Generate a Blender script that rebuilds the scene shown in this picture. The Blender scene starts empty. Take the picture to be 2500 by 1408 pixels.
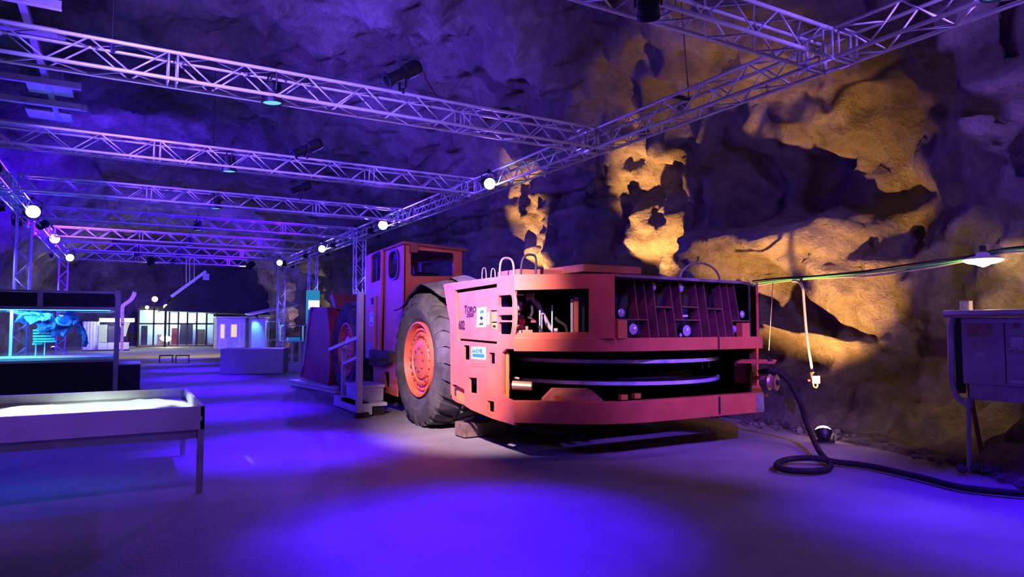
import bpy, bmesh, math, random
from mathutils import Vector, Matrix, noise
random.seed(7)
SC = bpy.context.scene
COL = SC.collection

# ------------------------------------------------------------------ camera
F, CX, CY, EYE = 1650.0, 1250.0, 704.0, 1.6
YAW, PITCH = math.radians(29.8), math.radians(3.15)
fw = Vector((math.sin(YAW)*math.cos(PITCH), math.cos(YAW)*math.cos(PITCH), math.sin(PITCH)))
rt = Vector((math.cos(YAW), -math.sin(YAW), 0.0))
up = rt.cross(fw)
CAM = Vector((0, 0, EYE))
cd = bpy.data.cameras.new('camera'); cam = bpy.data.objects.new('camera', cd); COL.objects.link(cam)
cd.sensor_width = 36.0; cd.lens = 36.0*F/2500.0; cd.clip_end = 300; cd.clip_start = 0.05
cam.matrix_world = Matrix(((rt.x, up.x, -fw.x, CAM.x), (rt.y, up.y, -fw.y, CAM.y), (rt.z, up.z, -fw.z, CAM.z), (0, 0, 0, 1)))
SC.camera = cam
# a pixel gives a direction; the distance comes from the plane the thing stands on
def ray(x, y): return fw*F + rt*(x-CX) - up*(y-CY)
def at_z(x, y, z=0.0): d = ray(x, y); return CAM + d*((z-EYE)/d.z)
def at_x(x, y, X): d = ray(x, y); return CAM + d*(X/d.x)
def at_y(x, y, Y): d = ray(x, y); return CAM + d*(Y/d.y)
def on_pl(x, y, p, n): d = ray(x, y); return CAM + d*((p-CAM).dot(n)/d.dot(n))

# ------------------------------------------------------------------ world, exposure
w = bpy.data.worlds.new('cavern_air'); SC.world = w; w.use_nodes = True
w.node_tree.nodes['Background'].inputs[0].default_value = (0.20, 0.10, 0.62, 1)
w.node_tree.nodes['Background'].inputs[1].default_value = 0.22
SC.view_settings.view_transform = 'Standard'; SC.view_settings.look = 'None'
SC.view_settings.exposure = 0.0; SC.view_settings.gamma = 1.0; SC.view_settings.use_curve_mapping = False

cy = SC.cycles; cy.max_bounces = 6; cy.diffuse_bounces = 3; cy.glossy_bounces = 3; cy.transmission_bounces = 4; cy.transparent_max_bounces = 8; cy.caustics_reflective = False; cy.caustics_refractive = False
BLUE = (0.042, 0.0, 1.0)
BLUEW = (0.10, 0.03, 1.0)
WARM = (1.0, 0.45, 0.11)
def lamp(kind, name, loc, power, color, parent=None, target=None, angle=60, blend=1.0, radius=0.08):
    ld = bpy.data.lights.new(name, kind); ld.energy = power; ld.color = color
    o = bpy.data.objects.new(name, ld); COL.objects.link(o)
    loc = Vector(loc)
    ld.shadow_soft_size = radius
    if kind == 'SPOT': ld.spot_size = math.radians(angle); ld.spot_blend = blend
    if target is not None: o.rotation_euler = (Vector(target)-loc).to_track_quat('-Z', 'Y').to_euler()
    if parent is not None: o.parent = parent; o.location = loc - base_of(parent)
    else: o.location = loc
    return o
def base_of(o):
    v = Vector((0, 0, 0))
    while o is not None: v = v + o.location; o = o.parent
    return v

# ------------------------------------------------------------------ materials
def new_mat(name):
    m = bpy.data.materials.new(name); m.use_nodes = True
    nt = m.node_tree; return m, nt, nt.nodes['Principled BSDF'], nt.nodes['Material Output']
def pbr(name, col, rough=0.6, metal=0.0, var=0.0, scale=6.0, bump=0.0, bscale=40.0, col2=None, detail=4.0, lo=0.35, hi=0.65, spec=0.5):
    m, nt, b, out = new_mat(name); N = nt.nodes; L = nt.links
    b.inputs['Base Color'].default_value = (*col, 1); b.inputs['Roughness'].default_value = rough; b.inputs['Metallic'].default_value = metal
    b.inputs['Specular IOR Level'].default_value = spec
    if var > 0 or col2 or bump > 0: tc = N.new('ShaderNodeTexCoord')
    if var > 0 or col2:
        n = N.new('ShaderNodeTexNoise'); n.inputs['Scale'].default_value = scale; n.inputs['Detail'].default_value = detail
        L.new(tc.outputs['Object'], n.inputs['Vector'])
        r = N.new('ShaderNodeValToRGB')
        c2 = col2 if col2 else tuple(c*(1-var) for c in col)
        r.color_ramp.elements[0].position = lo; r.color_ramp.elements[0].color = (*c2, 1)
        r.color_ramp.elements[1].position = hi; r.color_ramp.elements[1].color = (*col, 1)
        L.new(n.outputs['Fac'], r.inputs['Fac']); L.new(r.outputs['Color'], b.inputs['Base Color'])
    if bump > 0:
        n2 = N.new('ShaderNodeTexNoise'); n2.inputs['Scale'].default_value = bscale; n2.inputs['Detail'].default_value = 5
        L.new(tc.outputs['Object'], n2.inputs['Vector'])
        bp = N.new('ShaderNodeBump'); bp.inputs['Strength'].default_value = bump; bp.inputs['Distance'].default_value = 0.02
        L.new(n2.outputs['Fac'], bp.inputs['Height']); L.new(bp.outputs['Normal'], b.inputs['Normal'])
    return m
def emit(name, col, s):
    m, nt, b, out = new_mat(name)
    b.inputs['Base Color'].default_value = (0.05, 0.05, 0.05, 1)
    b.inputs['Emission Color'].default_value = (*col, 1); b.inputs['Emission Strength'].default_value = s
    return m
def glass(name, tint=(0.95, 0.97, 1.0), refl=1.0):
    m, nt, b, out = new_mat(name); N = nt.nodes; L = nt.links; N.remove(b)
    t = N.new('ShaderNodeBsdfTransparent'); t.inputs[0].default_value = (*tint, 1)
    g = N.new('ShaderNodeBsdfGlossy'); g.inputs['Roughness'].default_value = 0.03; g.inputs[0].default_value = (refl, refl, refl, 1)
    fr = N.new('ShaderNodeFresnel'); fr.inputs[0].default_value = 1.45
    mx = N.new('ShaderNodeMixShader'); L.new(fr.outputs[0], mx.inputs[0]); L.new(t.outputs[0], mx.inputs[1]); L.new(g.outputs[0], mx.inputs[2])
    L.new(mx.outputs[0], out.inputs[0]); return m
def rock_mat(name):
    m, nt, b, out = new_mat(name); N = nt.nodes; L = nt.links
    tc = N.new('ShaderNodeTexCoord')
    n1 = N.new('ShaderNodeTexNoise'); n1.inputs['Scale'].default_value = 0.55; n1.inputs['Detail'].default_value = 8; n1.inputs['Roughness'].default_value = 0.62
    n2 = N.new('ShaderNodeTexNoise'); n2.inputs['Scale'].default_value = 5.0; n2.inputs['Detail'].default_value = 7; n2.inputs['Roughness'].default_value = 0.7
    n3 = N.new('ShaderNodeTexVoronoi'); n3.inputs['Scale'].default_value = 3.2
    for n in (n1, n2, n3): L.new(tc.outputs['Object'], n.inputs['Vector'])
    r = N.new('ShaderNodeValToRGB'); e = r.color_ramp.elements
    e[0].position = 0.30; e[0].color = (0.10, 0.085, 0.075, 1); e[1].position = 0.72; e[1].color = (0.46, 0.41, 0.36, 1)
    x = e.new(0.52); x.color = (0.25, 0.215, 0.19, 1)
    L.new(n1.outputs['Fac'], r.inputs['Fac'])
    mix = N.new('ShaderNodeMix'); mix.data_type = 'RGBA'; mix.blend_type = 'OVERLAY'; mix.inputs[0].default_value = 0.75
    L.new(r.outputs['Color'], mix.inputs[6]); L.new(n2.outputs['Fac'], mix.inputs[7])
    L.new(mix.outputs[2], b.inputs['Base Color'])
    b.inputs['Roughness'].default_value = 0.88; b.inputs['Specular IOR Level'].default_value = 0.25
    bp = N.new('ShaderNodeBump'); bp.inputs['Strength'].default_value = 1.0; bp.inputs['Distance'].default_value = 0.16
    ad = N.new('ShaderNodeMath'); ad.operation = 'ADD'
    mu = N.new('ShaderNodeMath'); mu.operation = 'MULTIPLY'; mu.inputs[1].default_value = 0.35
    n4 = N.new('ShaderNodeTexNoise'); n4.inputs['Scale'].default_value = 17.0; n4.inputs['Detail'].default_value = 6; n4.inputs['Roughness'].default_value = 0.65
    L.new(tc.outputs['Object'], n4.inputs['Vector'])
    m4 = N.new('ShaderNodeMath'); m4.operation = 'MULTIPLY_ADD'; m4.inputs[1].default_value = 0.45
    L.new(n3.outputs['Distance'], mu.inputs[0]); L.new(n2.outputs['Fac'], m4.inputs[2]); L.new(n4.outputs['Fac'], m4.inputs[0])
    L.new(m4.outputs[0], ad.inputs[0]); L.new(mu.outputs[0], ad.inputs[1])
    L.new(ad.outputs[0], bp.inputs['Height']); L.new(bp.outputs['Normal'], b.inputs['Normal'])
    return m

M = {}
M['rock'] = rock_mat('rock')
M['floor'] = pbr('worn_concrete', (0.30, 0.28, 0.27), 0.75, col2=(0.20, 0.185, 0.18), scale=0.8, detail=9, bump=0.35, bscale=30, spec=0.3)
M['gravel'] = pbr('dark_gravel', (0.12, 0.105, 0.095), 0.95, col2=(0.045, 0.04, 0.036), scale=3, detail=8, bump=1.0, bscale=14)
M['alu'] = pbr('aluminium_tube', (0.86, 0.86, 0.88), 0.38, 0.15)
M['black'] = pbr('black_housing', (0.012, 0.012, 0.013), 0.45)
M['cloth'] = pbr('black_cloth', (0.03, 0.03, 0.034), 0.95, var=0.4, scale=0.8, bump=0.3, bscale=3)
M['orange'] = pbr('orange_paint', (0.74, 0.155, 0.062), 0.48, col2=(0.60, 0.115, 0.048), scale=3.5, detail=8, bump=0.12, bscale=60)
M['orange_in'] = pbr('orange_inner_paint', (0.70, 0.22, 0.05), 0.6)
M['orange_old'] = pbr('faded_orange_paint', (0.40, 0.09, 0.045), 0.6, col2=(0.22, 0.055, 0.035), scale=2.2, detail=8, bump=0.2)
M['bucket'] = pbr('bucket_paint', (0.42, 0.035, 0.035), 0.65, col2=(0.17, 0.022, 0.03), scale=2.5, detail=8, bump=0.3)
M['worn_steel'] = pbr('worn_steel', (0.42, 0.36, 0.32), 0.6, 0.3, col2=(0.22, 0.16, 0.14), scale=5, detail=8, bump=0.3)
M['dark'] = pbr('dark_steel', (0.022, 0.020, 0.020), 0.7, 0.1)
M['rubber'] = pbr('dusty_rubber', (0.105, 0.095, 0.09), 0.9, col2=(0.035, 0.032, 0.032), scale=3.0, detail=9, bump=0.4, bscale=25)
M['hose'] = pbr('hose_rubber', (0.016, 0.014, 0.012), 0.8, col2=(0.03, 0.024, 0.02), scale=9, spec=0.2)
M['chrome'] = pbr('polished_steel', (0.85, 0.85, 0.88), 0.35, 0.25, col2=(0.45, 0.42, 0.4), scale=4, detail=8, lo=0.3, hi=0.5)
M['mat_rubber'] = pbr('mudguard_rubber', (0.10, 0.09, 0.085), 0.9, col2=(0.05, 0.045, 0.045), scale=4, bump=0.4)
M['dust'] = pbr('grey_dust_deck', (0.24, 0.21, 0.19), 0.95, col2=(0.12, 0.10, 0.09), scale=4, detail=8, bump=0.5)
M['white'] = pbr('white_paint', (0.72, 0.70, 0.70), 0.5, var=0.18, scale=4)
M['grey'] = pbr('grey_paint', (0.50, 0.50, 0.50), 0.55, var=0.3, scale=3, detail=8)
M['greysteel'] = pbr('galvanised_steel', (0.50, 0.48, 0.46), 0.5, 0.4, var=0.3, scale=5, detail=8)
M['rust'] = pbr('rusty_pipe', (0.28, 0.13, 0.06), 0.85, var=0.4, scale=9)
M['decal_w'] = pbr('white_sticker', (0.75, 0.75, 0.78), 0.5)
M['decal_b'] = pbr('blue_print', (0.02, 0.20, 0.62), 0.5)
M['decal_k'] = pbr('black_print', (0.012, 0.012, 0.02), 0.5)
M['decal_y'] = pbr('yellow_sticker', (0.80, 0.45, 0.03), 0.5)
M['decal_o'] = pbr('faint_print', (0.55, 0.085, 0.03), 0.5)
M['lampglass'] = pbr('lamp_glass', (0.55, 0.55, 0.66), 0.15, 0.3)
M['red'] = pbr('red_plastic', (0.75, 0.03, 0.05), 0.4)
M['brass'] = pbr('brass', (0.65, 0.42, 0.2), 0.4, 0.7)
M['green'] = pbr('green_cable', (0.05, 0.42, 0.12), 0.5)
M['glass'] = glass('clear_glass')
M['cabglass'] = glass('cab_glass', (0.75, 0.78, 0.95))
M['timber'] = pbr('timber', (0.20, 0.14, 0.09), 0.9, var=0.5, scale=8, bump=0.4)
M['pinewood'] = pbr('pale_wood', (0.55, 0.36, 0.22), 0.7, var=0.3, scale=7)
M['navy'] = pbr('dark_panel', (0.035, 0.033, 0.05), 0.7, var=0.2, scale=10)
M['plinth'] = pbr('grey_plinth_paint', (0.50, 0.50, 0.56), 0.6, var=0.15)
M['lens_blue'] = emit('blue_lens', (0.12, 0.38, 1.0), 1.9)
M['lens_white'] = emit('bluewhite_lens', (0.50, 0.72, 1.0), 40)
M['lens_warm'] = emit('warm_lens', (1.0, 0.80, 0.52), 14)
M['lens_halogen'] = emit('halogen_lens', (1.0, 0.66, 0.28), 30)
M['enamel'] = pbr('white_enamel', (0.80, 0.78, 0.74), 0.3)
M['bulb'] = emit('bulb', (1.0, 0.72, 0.36), 60)

# ------------------------------------------------------------------ mesh builder
class MB:
    def __init__(s): s.v = []; s.f = []
    def add(s, vs, fs):
        o = len(s.v); s.v += [Vector(p) for p in vs]; s.f += [tuple(i+o for i in q) for q in fs]; return s
    def bb(s, x0, x1, y0, y1, z0, z1, R=None, c=None):
        vs = [Vector((x, y, z)) for z in (z0, z1) for y in (y0, y1) for x in (x0, x1)]
        if R is not None: vs = [R @ (p-c) + c for p in vs]
        return s.add(vs, [(0, 2, 3, 1), (4, 5, 7, 6), (0, 1, 5, 4), (2, 6, 7, 3), (0, 4, 6, 2), (1, 3, 7, 5)])
    def bar(s, p0, p1, wd, ht, upv=(0, 0, 1)):
        p0 = Vector(p0); p1 = Vector(p1); d = (p1-p0).normalized(); u = Vector(upv)
        if abs(d.dot(u)) > 0.98: u = Vector((1, 0, 0))
        sd = d.cross(u).normalized(); u = sd.cross(d)
        a = sd*wd/2; b = u*ht/2
        vs = [p+i*a+j*b for p in (p0, p1) for (i, j) in ((-1, -1), (1, -1), (1, 1), (-1, 1))]
        return s.add(vs, [(3, 2, 1, 0), (4, 5, 6, 7), (0, 1, 5, 4), (1, 2, 6, 5), (2, 3, 7, 6), (3, 0, 4, 7)])
    def cyl(s, p0, p1, r, n=10, r2=None):
        p0 = Vector(p0); p1 = Vector(p1); r2 = r if r2 is None else r2
        q = (p1-p0).to_track_quat('Z', 'Y'); vs = []
        for p, rr in ((p0, r), (p1, r2)):
            for i in range(n):
                a = 2*math.pi*i/n; vs.append(p + q @ Vector((rr*math.cos(a), rr*math.sin(a), 0)))
        fs = [(i, (i+1) % n, n+(i+1) % n, n+i) for i in range(n)]
        fs += [tuple(range(n-1, -1, -1)), tuple(range(n, 2*n))]
        return s.add(vs, fs)
    def tube(s, pts, r, n=8, closed=False):
        pts = [Vector(p) for p in pts]; k = len(pts); vs = []; pu = None
        for i, p in enumerate(pts):
            a = pts[(i-1) % k] if (closed or i > 0) else p; b = pts[(i+1) % k] if (closed or i < k-1) else p
            d = (b-a).normalized()
            if pu is None: pu = d.orthogonal().normalized()
            else: pu = (pu - d*pu.dot(d)).normalized()
            sd = d.cross(pu)
            vs += [p + (pu*math.cos(2*math.pi*j/n) + sd*math.sin(2*math.pi*j/n))*r for j in range(n)]
        fs = []
        for i in range(k if closed else k-1):
            i2 = (i+1) % k
            fs += [(i*n+j, i*n+(j+1) % n, i2*n+(j+1) % n, i2*n+j) for j in range(n)]
        if not closed: fs += [tuple(range(n-1, -1, -1)), tuple((k-1)*n+j for j in range(n))]
        return s.add(vs, fs)
    def lathe(s, prof, o, axis, n=32, close=False):
        o = Vector(o); q = Vector(axis).to_track_quat('Z', 'Y'); vs = []
        for r, h in prof:
            vs += [o + q @ Vector((r*math.cos(2*math.pi*i/n), r*math.sin(2*math.pi*i/n), h)) for i in range(n)]
        k = len(prof); fs = []
        for a in range(k if close else k-1):
            b = (a+1) % k
            fs += [(a*n+i, a*n+(i+1) % n, b*n+(i+1) % n, b*n+i) for i in range(n)]
        return s.add(vs, fs)
    def prism(s, poly, vec):
        poly = [Vector(p) for p in poly]; vec = Vector(vec); n = len(poly)
        return s.add(poly+[p+vec for p in poly], [tuple(range(n-1, -1, -1)), tuple(range(n, 2*n))] + [(i, (i+1) % n, n+(i+1) % n, n+i) for i in range(n)])
    def disc(s, c, nrm, r, n=20):
        q = Vector(nrm).to_track_quat('Z', 'Y'); c = Vector(c)
        return s.add([c + q @ Vector((r*math.cos(2*math.pi*i/n), r*math.sin(2*math.pi*i/n), 0)) for i in range(n)], [tuple(range(n))])
    def mesh(s, name, base=None):
        b = base if base is not None else Vector((0, 0, 0))
        me = bpy.data.meshes.new(name); me.from_pydata([tuple(p-b) for p in s.v], [], s.f)
        bm = bmesh.new(); bm.from_mesh(me); bmesh.ops.recalc_face_normals(bm, faces=bm.faces); bm.to_mesh(me); bm.free()
        return me
    def build(s, name, mat, parent=None, smooth=False, bevel=0.0, label=None):
        base = base_of(parent) if parent is not None else None
        me = s.mesh(name, base)
        return link(name, me, mat, parent, smooth, bevel, label)
def link(name, me, mat, parent=None, smooth=False, bevel=0.0, label=None):
    if mat is not None and not me.materials: me.materials.append(mat if not isinstance(mat, str) else M[mat])
    if smooth:
        for p in me.polygons: p.use_smooth = True
    o = bpy.data.objects.new(name, me); COL.objects.link(o); o.parent = parent
    if bevel: md = o.modifiers.new('bevel', 'BEVEL'); md.width = bevel; md.segments = 2; md.limit_method = 'ANGLE'
    if label: o['label'] = label
    return o
def thing(name, label, cat, loc=(0, 0, 0), group=None):
    o = bpy.data.objects.new(name, None); COL.objects.link(o); o.location = loc; o.empty_display_size = 0.2
    o['label'] = label; o['category'] = cat
    if group: o['group'] = group
    return o
def tag(o, label, cat, group=None):
    o['label'] = label; o['category'] = cat
    if group: o['group'] = group
    return o
def struct(o): o['kind'] = 'structure'; return o
def smooth_path(pts, k=6):
    pts = [Vector(p) for p in pts]; out = []
    for i in range(len(pts)-1):
        p0 = pts[max(i-1, 0)]; p1 = pts[i]; p2 = pts[i+1]; p3 = pts[min(i+2, len(pts)-1)]
        for j in range(k):
            t = j/k; out.append(0.5*((2*p1)+(p2-p0)*t+(2*p0-5*p1+4*p2-p3)*t*t+(3*p1-p0-3*p2+p3)*t**3))
    out.append(pts[-1]); return out
def round_poly(pts, r, k=4):
    pts = [Vector((p[0], p[1])) for p in pts]; out = []; n = len(pts)
    for i in range(n):
        p = pts[i]; a = pts[i-1]-p; b = pts[(i+1) % n]-p
        rr = min(r, a.length*0.45, b.length*0.45); s0 = p+a.normalized()*rr; s1 = p+b.normalized()*rr
        for j in range(k+1):
            t = j/k; out.append((1-t)**2*s0 + 2*t*(1-t)*p + t*t*s1)
    return out
# a flat plate with holes: loops in (u, v) -> world by origin + u*U + v*V, thickness along U x V
def plate(outer, holes, thick, O, U, V, off=0.0):
    cu = bpy.data.curves.new('outline', 'CURVE'); cu.dimensions = '2D'; cu.fill_mode = 'BOTH'; cu.extrude = thick/2
    for lp in [outer]+list(holes):
        sp = cu.splines.new('POLY'); sp.points.add(len(lp)-1); sp.use_cyclic_u = True
        for i, p in enumerate(lp): sp.points[i].co = (p[0], p[1], 0, 1)
    o = bpy.data.objects.new('outline', cu); me = bpy.data.meshes.new_from_object(o)
    O = Vector(O); U = Vector(U); V = Vector(V); Nn = U.cross(V)
    mb = MB(); mb.add([O+U*p.co.x+V*p.co.y+Nn*(p.co.z+off) for p in me.vertices], [tuple(q.vertices) for q in me.polygons])
    bpy.data.objects.remove(o); bpy.data.curves.remove(cu); bpy.data.meshes.remove(me)
    return mb
def text_mb(s, size, O, U, V, depth=0.002, shear=0.0, sx=1.0):
    cu = bpy.data.curves.new('lettering', 'FONT'); cu.body = s; cu.size = size; cu.extrude = depth; cu.shear = shear; cu.offset = size*0.032
    o = bpy.data.objects.new('lettering', cu); me = bpy.data.meshes.new_from_object(o)
    O = Vector(O); U = Vector(U); V = Vector(V); Nn = U.cross(V)
    mb = MB(); mb.add([O+U*(p.co.x*sx)+V*p.co.y+Nn*p.co.z for p in me.vertices], [tuple(q.vertices) for q in me.polygons])
    bpy.data.objects.remove(o); bpy.data.curves.remove(cu); bpy.data.meshes.remove(me)
    return mb

# ================================================================== THE CAVERN
def sstep(a, b, x):
    t = max(0.0, min(1.0, (x-a)/(b-a))); return t*t*(3-2*t)
prof_r = [(9.05, -0.15), (9.6, 0.28), (10.05, 0.75), (10.35, 1.35), (10.4, 2.2), (10.3, 3.3), (10.15, 4.3), (9.85, 5.1), (9.2, 6.1), (8.2, 7.0), (6.6, 7.8), (4.2, 8.5), (1.0, 8.8), (-2.5, 8.7), (-6.0, 8.1), (-8.8, 7.0), (-10.6, 5.4), (-11.3, 3.5), (-11.5, 1.5), (-11.5, -0.15)]
pp = smooth_path([Vector((a, b, 0)) for a, b in prof_r], 10)
# resample: fine on the right wall, coarser overhead and left
acc = [0.0]
for i in range(1, len(pp)): acc.append(acc[-1]+(pp[i]-pp[i-1]).length)
def at_s(s):
    for i in range(1, len(pp)):
        if acc[i] >= s: t = (s-acc[i-1])/(acc[i]-acc[i-1]+1e-9); return pp[i-1].lerp(pp[i], t)
    return pp[-1].copy()
ss = [0.0]
while ss[-1] < acc[-1]:
    s = ss[-1]; ss.append(s+(0.075 if s < 9 else 0.14 if s < 22 else 0.3))
ss[-1] = acc[-1]
ys = [-7.0]
while ys[-1] < 66:
    y = ys[-1]; ys.append(y+(0.35 if y < 0 else 0.085 if y < 19 else 0.25 if y < 34 else 0.6))
SP = [at_s(s) for s in ss]
SN = []
for i in range(len(SP)):
    d = (SP[min(i+1, len(SP)-1)]-SP[max(i-1, 0)]).normalized(); SN.append(Vector((-d.y, d.x)))  # inward
# bulges on the right wall: (y, z, size_y, size_z, amount inwards)
BUL = [ (9.4, 3.0, 0.8, 2.2, 0.65), (13.3, 2.8, 0.9, 2.4, 0.60), (10.9, 3.6, 0.35, 0.35, 0.30), (15.6, 3.9, 0.35, 0.4, 0.3),
       (18.6, 3.0, 0.9, 2.2, 0.55), (8.0, 4.2, 1.6, 0.55, -0.75), (4.2, 4.6, 0.9, 1.6, 0.35), (8.5, 0.4, 1.2, 0.4, 0.3)]
def rock_off(p):
    q = Vector((p.x, p.y, p.z))
    o = 0.60*noise.noise(q*0.28+Vector((3, 7, 1)))
    o += 0.42*noise.noise(q*0.62+Vector((11, 2, 5)))
    o += 0.24*(1-2*abs(noise.noise(q*0.95+Vector((5, 1, 9)))))-0.12
    o += 0.21*noise.noise(q*2.1)
    c = noise.noise(q*1.6+Vector((31, 0, 4)))
    o += 0.10*(1 if c > 0.05 else -1)*min(1, abs(c-0.05)*9)
    o += 0.11*noise.noise(q*4.6+Vector((0, 4, 0)))+0.055*noise.noise(q*9.0)
    return o
grid = []
for y in ys:
    pull = -1.35*sstep(6.6, 1.6, y)
    far = sstep(40, 66, y)
    row = []
    for i, b in enumerate(SP):
        rz = b.y; right = sstep(0, 6, b.x)
        x = b.x + pull*right - far*0.4*right + 5.8*sstep(23, 37, y)*(1-right)*sstep(0, -8, b.x)
        p = Vector((x, y, rz))
        k = 1.0 if rz < 5.5 else 0.85
        o = rock_off(p)*k
        if b.x > 6:
            for (by, bz, sy, sz, am) in BUL: o += am*math.exp(-((y-by)/sy)**2-((rz-bz)/sz)**2)
        if b.x > 6: o += 1.05*math.exp(-((y-8.3)/1.7)**4)*sstep(2.1, 3.2, rz-0.25*noise.noise(p*0.9))*(1-sstep(3.35, 3.6, rz-0.25*noise.noise(p*0.9)))
        if b.x > 6: o += 0.70*math.exp(-((y-7.9)/1.5)**4)*sstep(0.75, 1.2, rz-0.2*noise.noise(p*1.3))*(1-sstep(1.25, 1.4, rz-0.2*noise.noise(p*1.3)))
        if rz < 0.4: o *= max(0.0, (rz+0.15)/0.55)
        if b.x > 6 and 0.2 < rz < 3.0 and x+SN[i].x*o < 8.85: o = (8.85+0.2*abs(noise.noise(p*2.3))-x)/min(-0.3, SN[i].x)   # room for the cabinet
        row.append(Vector((x+SN[i].x*o, y+0.12*noise.noise(p*1.3+Vector((9, 9, 9))), rz+SN[i].y*o)))
    grid.append(row)
i_r = min(range(len(SP)), key=lambda i: abs(SP[i].y-7.0) if SP[i].x > 6 else 99)
i_l = min(range(len(SP)), key=lambda i: abs(SP[i].y-7.0) if SP[i].x < -6 else 99)
def grid_mesh(name, i0, i1):
    mb = MB(); n = i1-i0+1
    for row in grid: mb.v += row[i0:i1+1]
    for a in range(len(ys)-1):
        for b in range(n-1): mb.f.append((a*n+b, (a+1)*n+b, (a+1)*n+b+1, a*n+b+1))
    me = bpy.data.meshes.new(name); me.from_pydata([tuple(p) for p in mb.v], [], mb.f); return me
for nm, a, b in (('wall_right', 0, i_r), ('ceiling', i_r, i_l), ('wall_left', i_l, len(SP)-1)):
    struct(link(nm, grid_mesh(nm, a, b), 'rock', smooth=True))
# far end of the cavern
mb = MB(); nx, nz = 60, 28
for j in range(nz+1):
    for i in range(nx+1):
        p = Vector((-13+26*i/nx, 65.3, -0.1+10*j/nz)); mb.v.append(p+Vector((0, -1.6*noise.noise(p*0.35)-0.7*noise.noise(p*0.9), 0)))
for j in range(nz):
    for i in range(nx): a = j*(nx+1)+i; mb.f.append((a, a+1, a+nx+2, a+nx+1))
struct(mb.build('wall_far', 'rock', smooth=True))
# floor
mb = MB(); xs = [-13+0.35*i for i in range(70)]; yy = [-7+0.5*i for i in range(141)]
for y in yy:
    for x in xs:
        h = 0.012*noise.noise(Vector((x, y, 0))*0.7)
        if x > 8.9: h += 0.20*sstep(8.9, 10.6, x)+0.05*noise.noise(Vector((x, y, 3))*1.7)*sstep(8.9, 9.8, x)
        mb.v.append(Vector((x, y, h-0.012)))
for j in range(len(yy)-1):
    for i in range(len(xs)-1): a = j*len(xs)+i; mb.f.append((a, a+1, a+len(xs)+1, a+len(xs)))
struct(mb.build('floor', 'floor', smooth=True))

# dark gravel verge between the concrete and the rock
mb = MB(); yv = [0.0+0.2*i for i in range(90)]; nv = 16
for y in yv:
    xe = 7.75+0.85*sstep(2.8, 5.6, y)+0.75*sstep(5.6, 8.5, y)+0.08*noise.noise(Vector((0, y*1.3, 0)))
    for i in range(nv):
        x = xe+(10.9-xe)*i/(nv-1); h = 0.25*sstep(8.7, 10.6, x)+0.03*noise.noise(Vector((x, y, 3))*3.1)
        mb.v.append(Vector((x, y, (h+0.035) if i else -0.03)))
for j in range(len(yv)-1):
    for i in range(nv-1): a = j*nv+i; mb.f.append((a, a+1, a+nv+1, a+nv))
struct(mb.build('floor', 'gravel', smooth=True))
# loose rubble along the foot of the right wall
mb = MB()
def stone(mb, c, r):
    vs = []
    for (a, b) in [(0, 1), (0, -1)] + [(math.pi*2*i/5+0.5*k, 0.45-0.9*k) for k in (0, 1) for i in range(5)]:
        pass
    t = (1+5**0.5)/2
    ico = [(-1, t, 0), (1, t, 0), (-1, -t, 0), (1, -t, 0), (0, -1, t), (0, 1, t), (0, -1, -t), (0, 1, -t), (t, 0, -1), (t, 0, 1), (-t, 0, -1), (-t, 0, 1)]
    fs = [(0, 11, 5), (0, 5, 1), (0, 1, 7), (0, 7, 10), (0, 10, 11), (1, 5, 9), (5, 11, 4), (11, 10, 2), (10, 7, 6), (7, 1, 8), (3, 9, 4), (3, 4, 2), (3, 2, 6), (3, 6, 8), (3, 8, 9), (4, 9, 5), (2, 4, 11), (6, 2, 10), (8, 6, 7), (9, 8, 1)]
    mb.add([Vector(c)+Vector(v)*(r*0.53*random.uniform(0.7, 1.2)) for v in ico], fs)
for i in range(500):
    y = random.uniform(1.5, 14); wx = 9.55-1.55*sstep(6.6, 1.6, y)
    x = wx+random.uniform(-0.85, 0.1); r = random.choice((0.02, 0.025, 0.03, 0.04, 0.06))
    stone(mb, (x, y, r*0.3+0.03+max(0, (x-8.8))*0.13), r)
o = mb.build('rubble', 'rock'); o['kind'] = 'stuff'; tag(o, 'loose broken rock scattered along the foot of the cavern wall', 'rubble')

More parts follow.
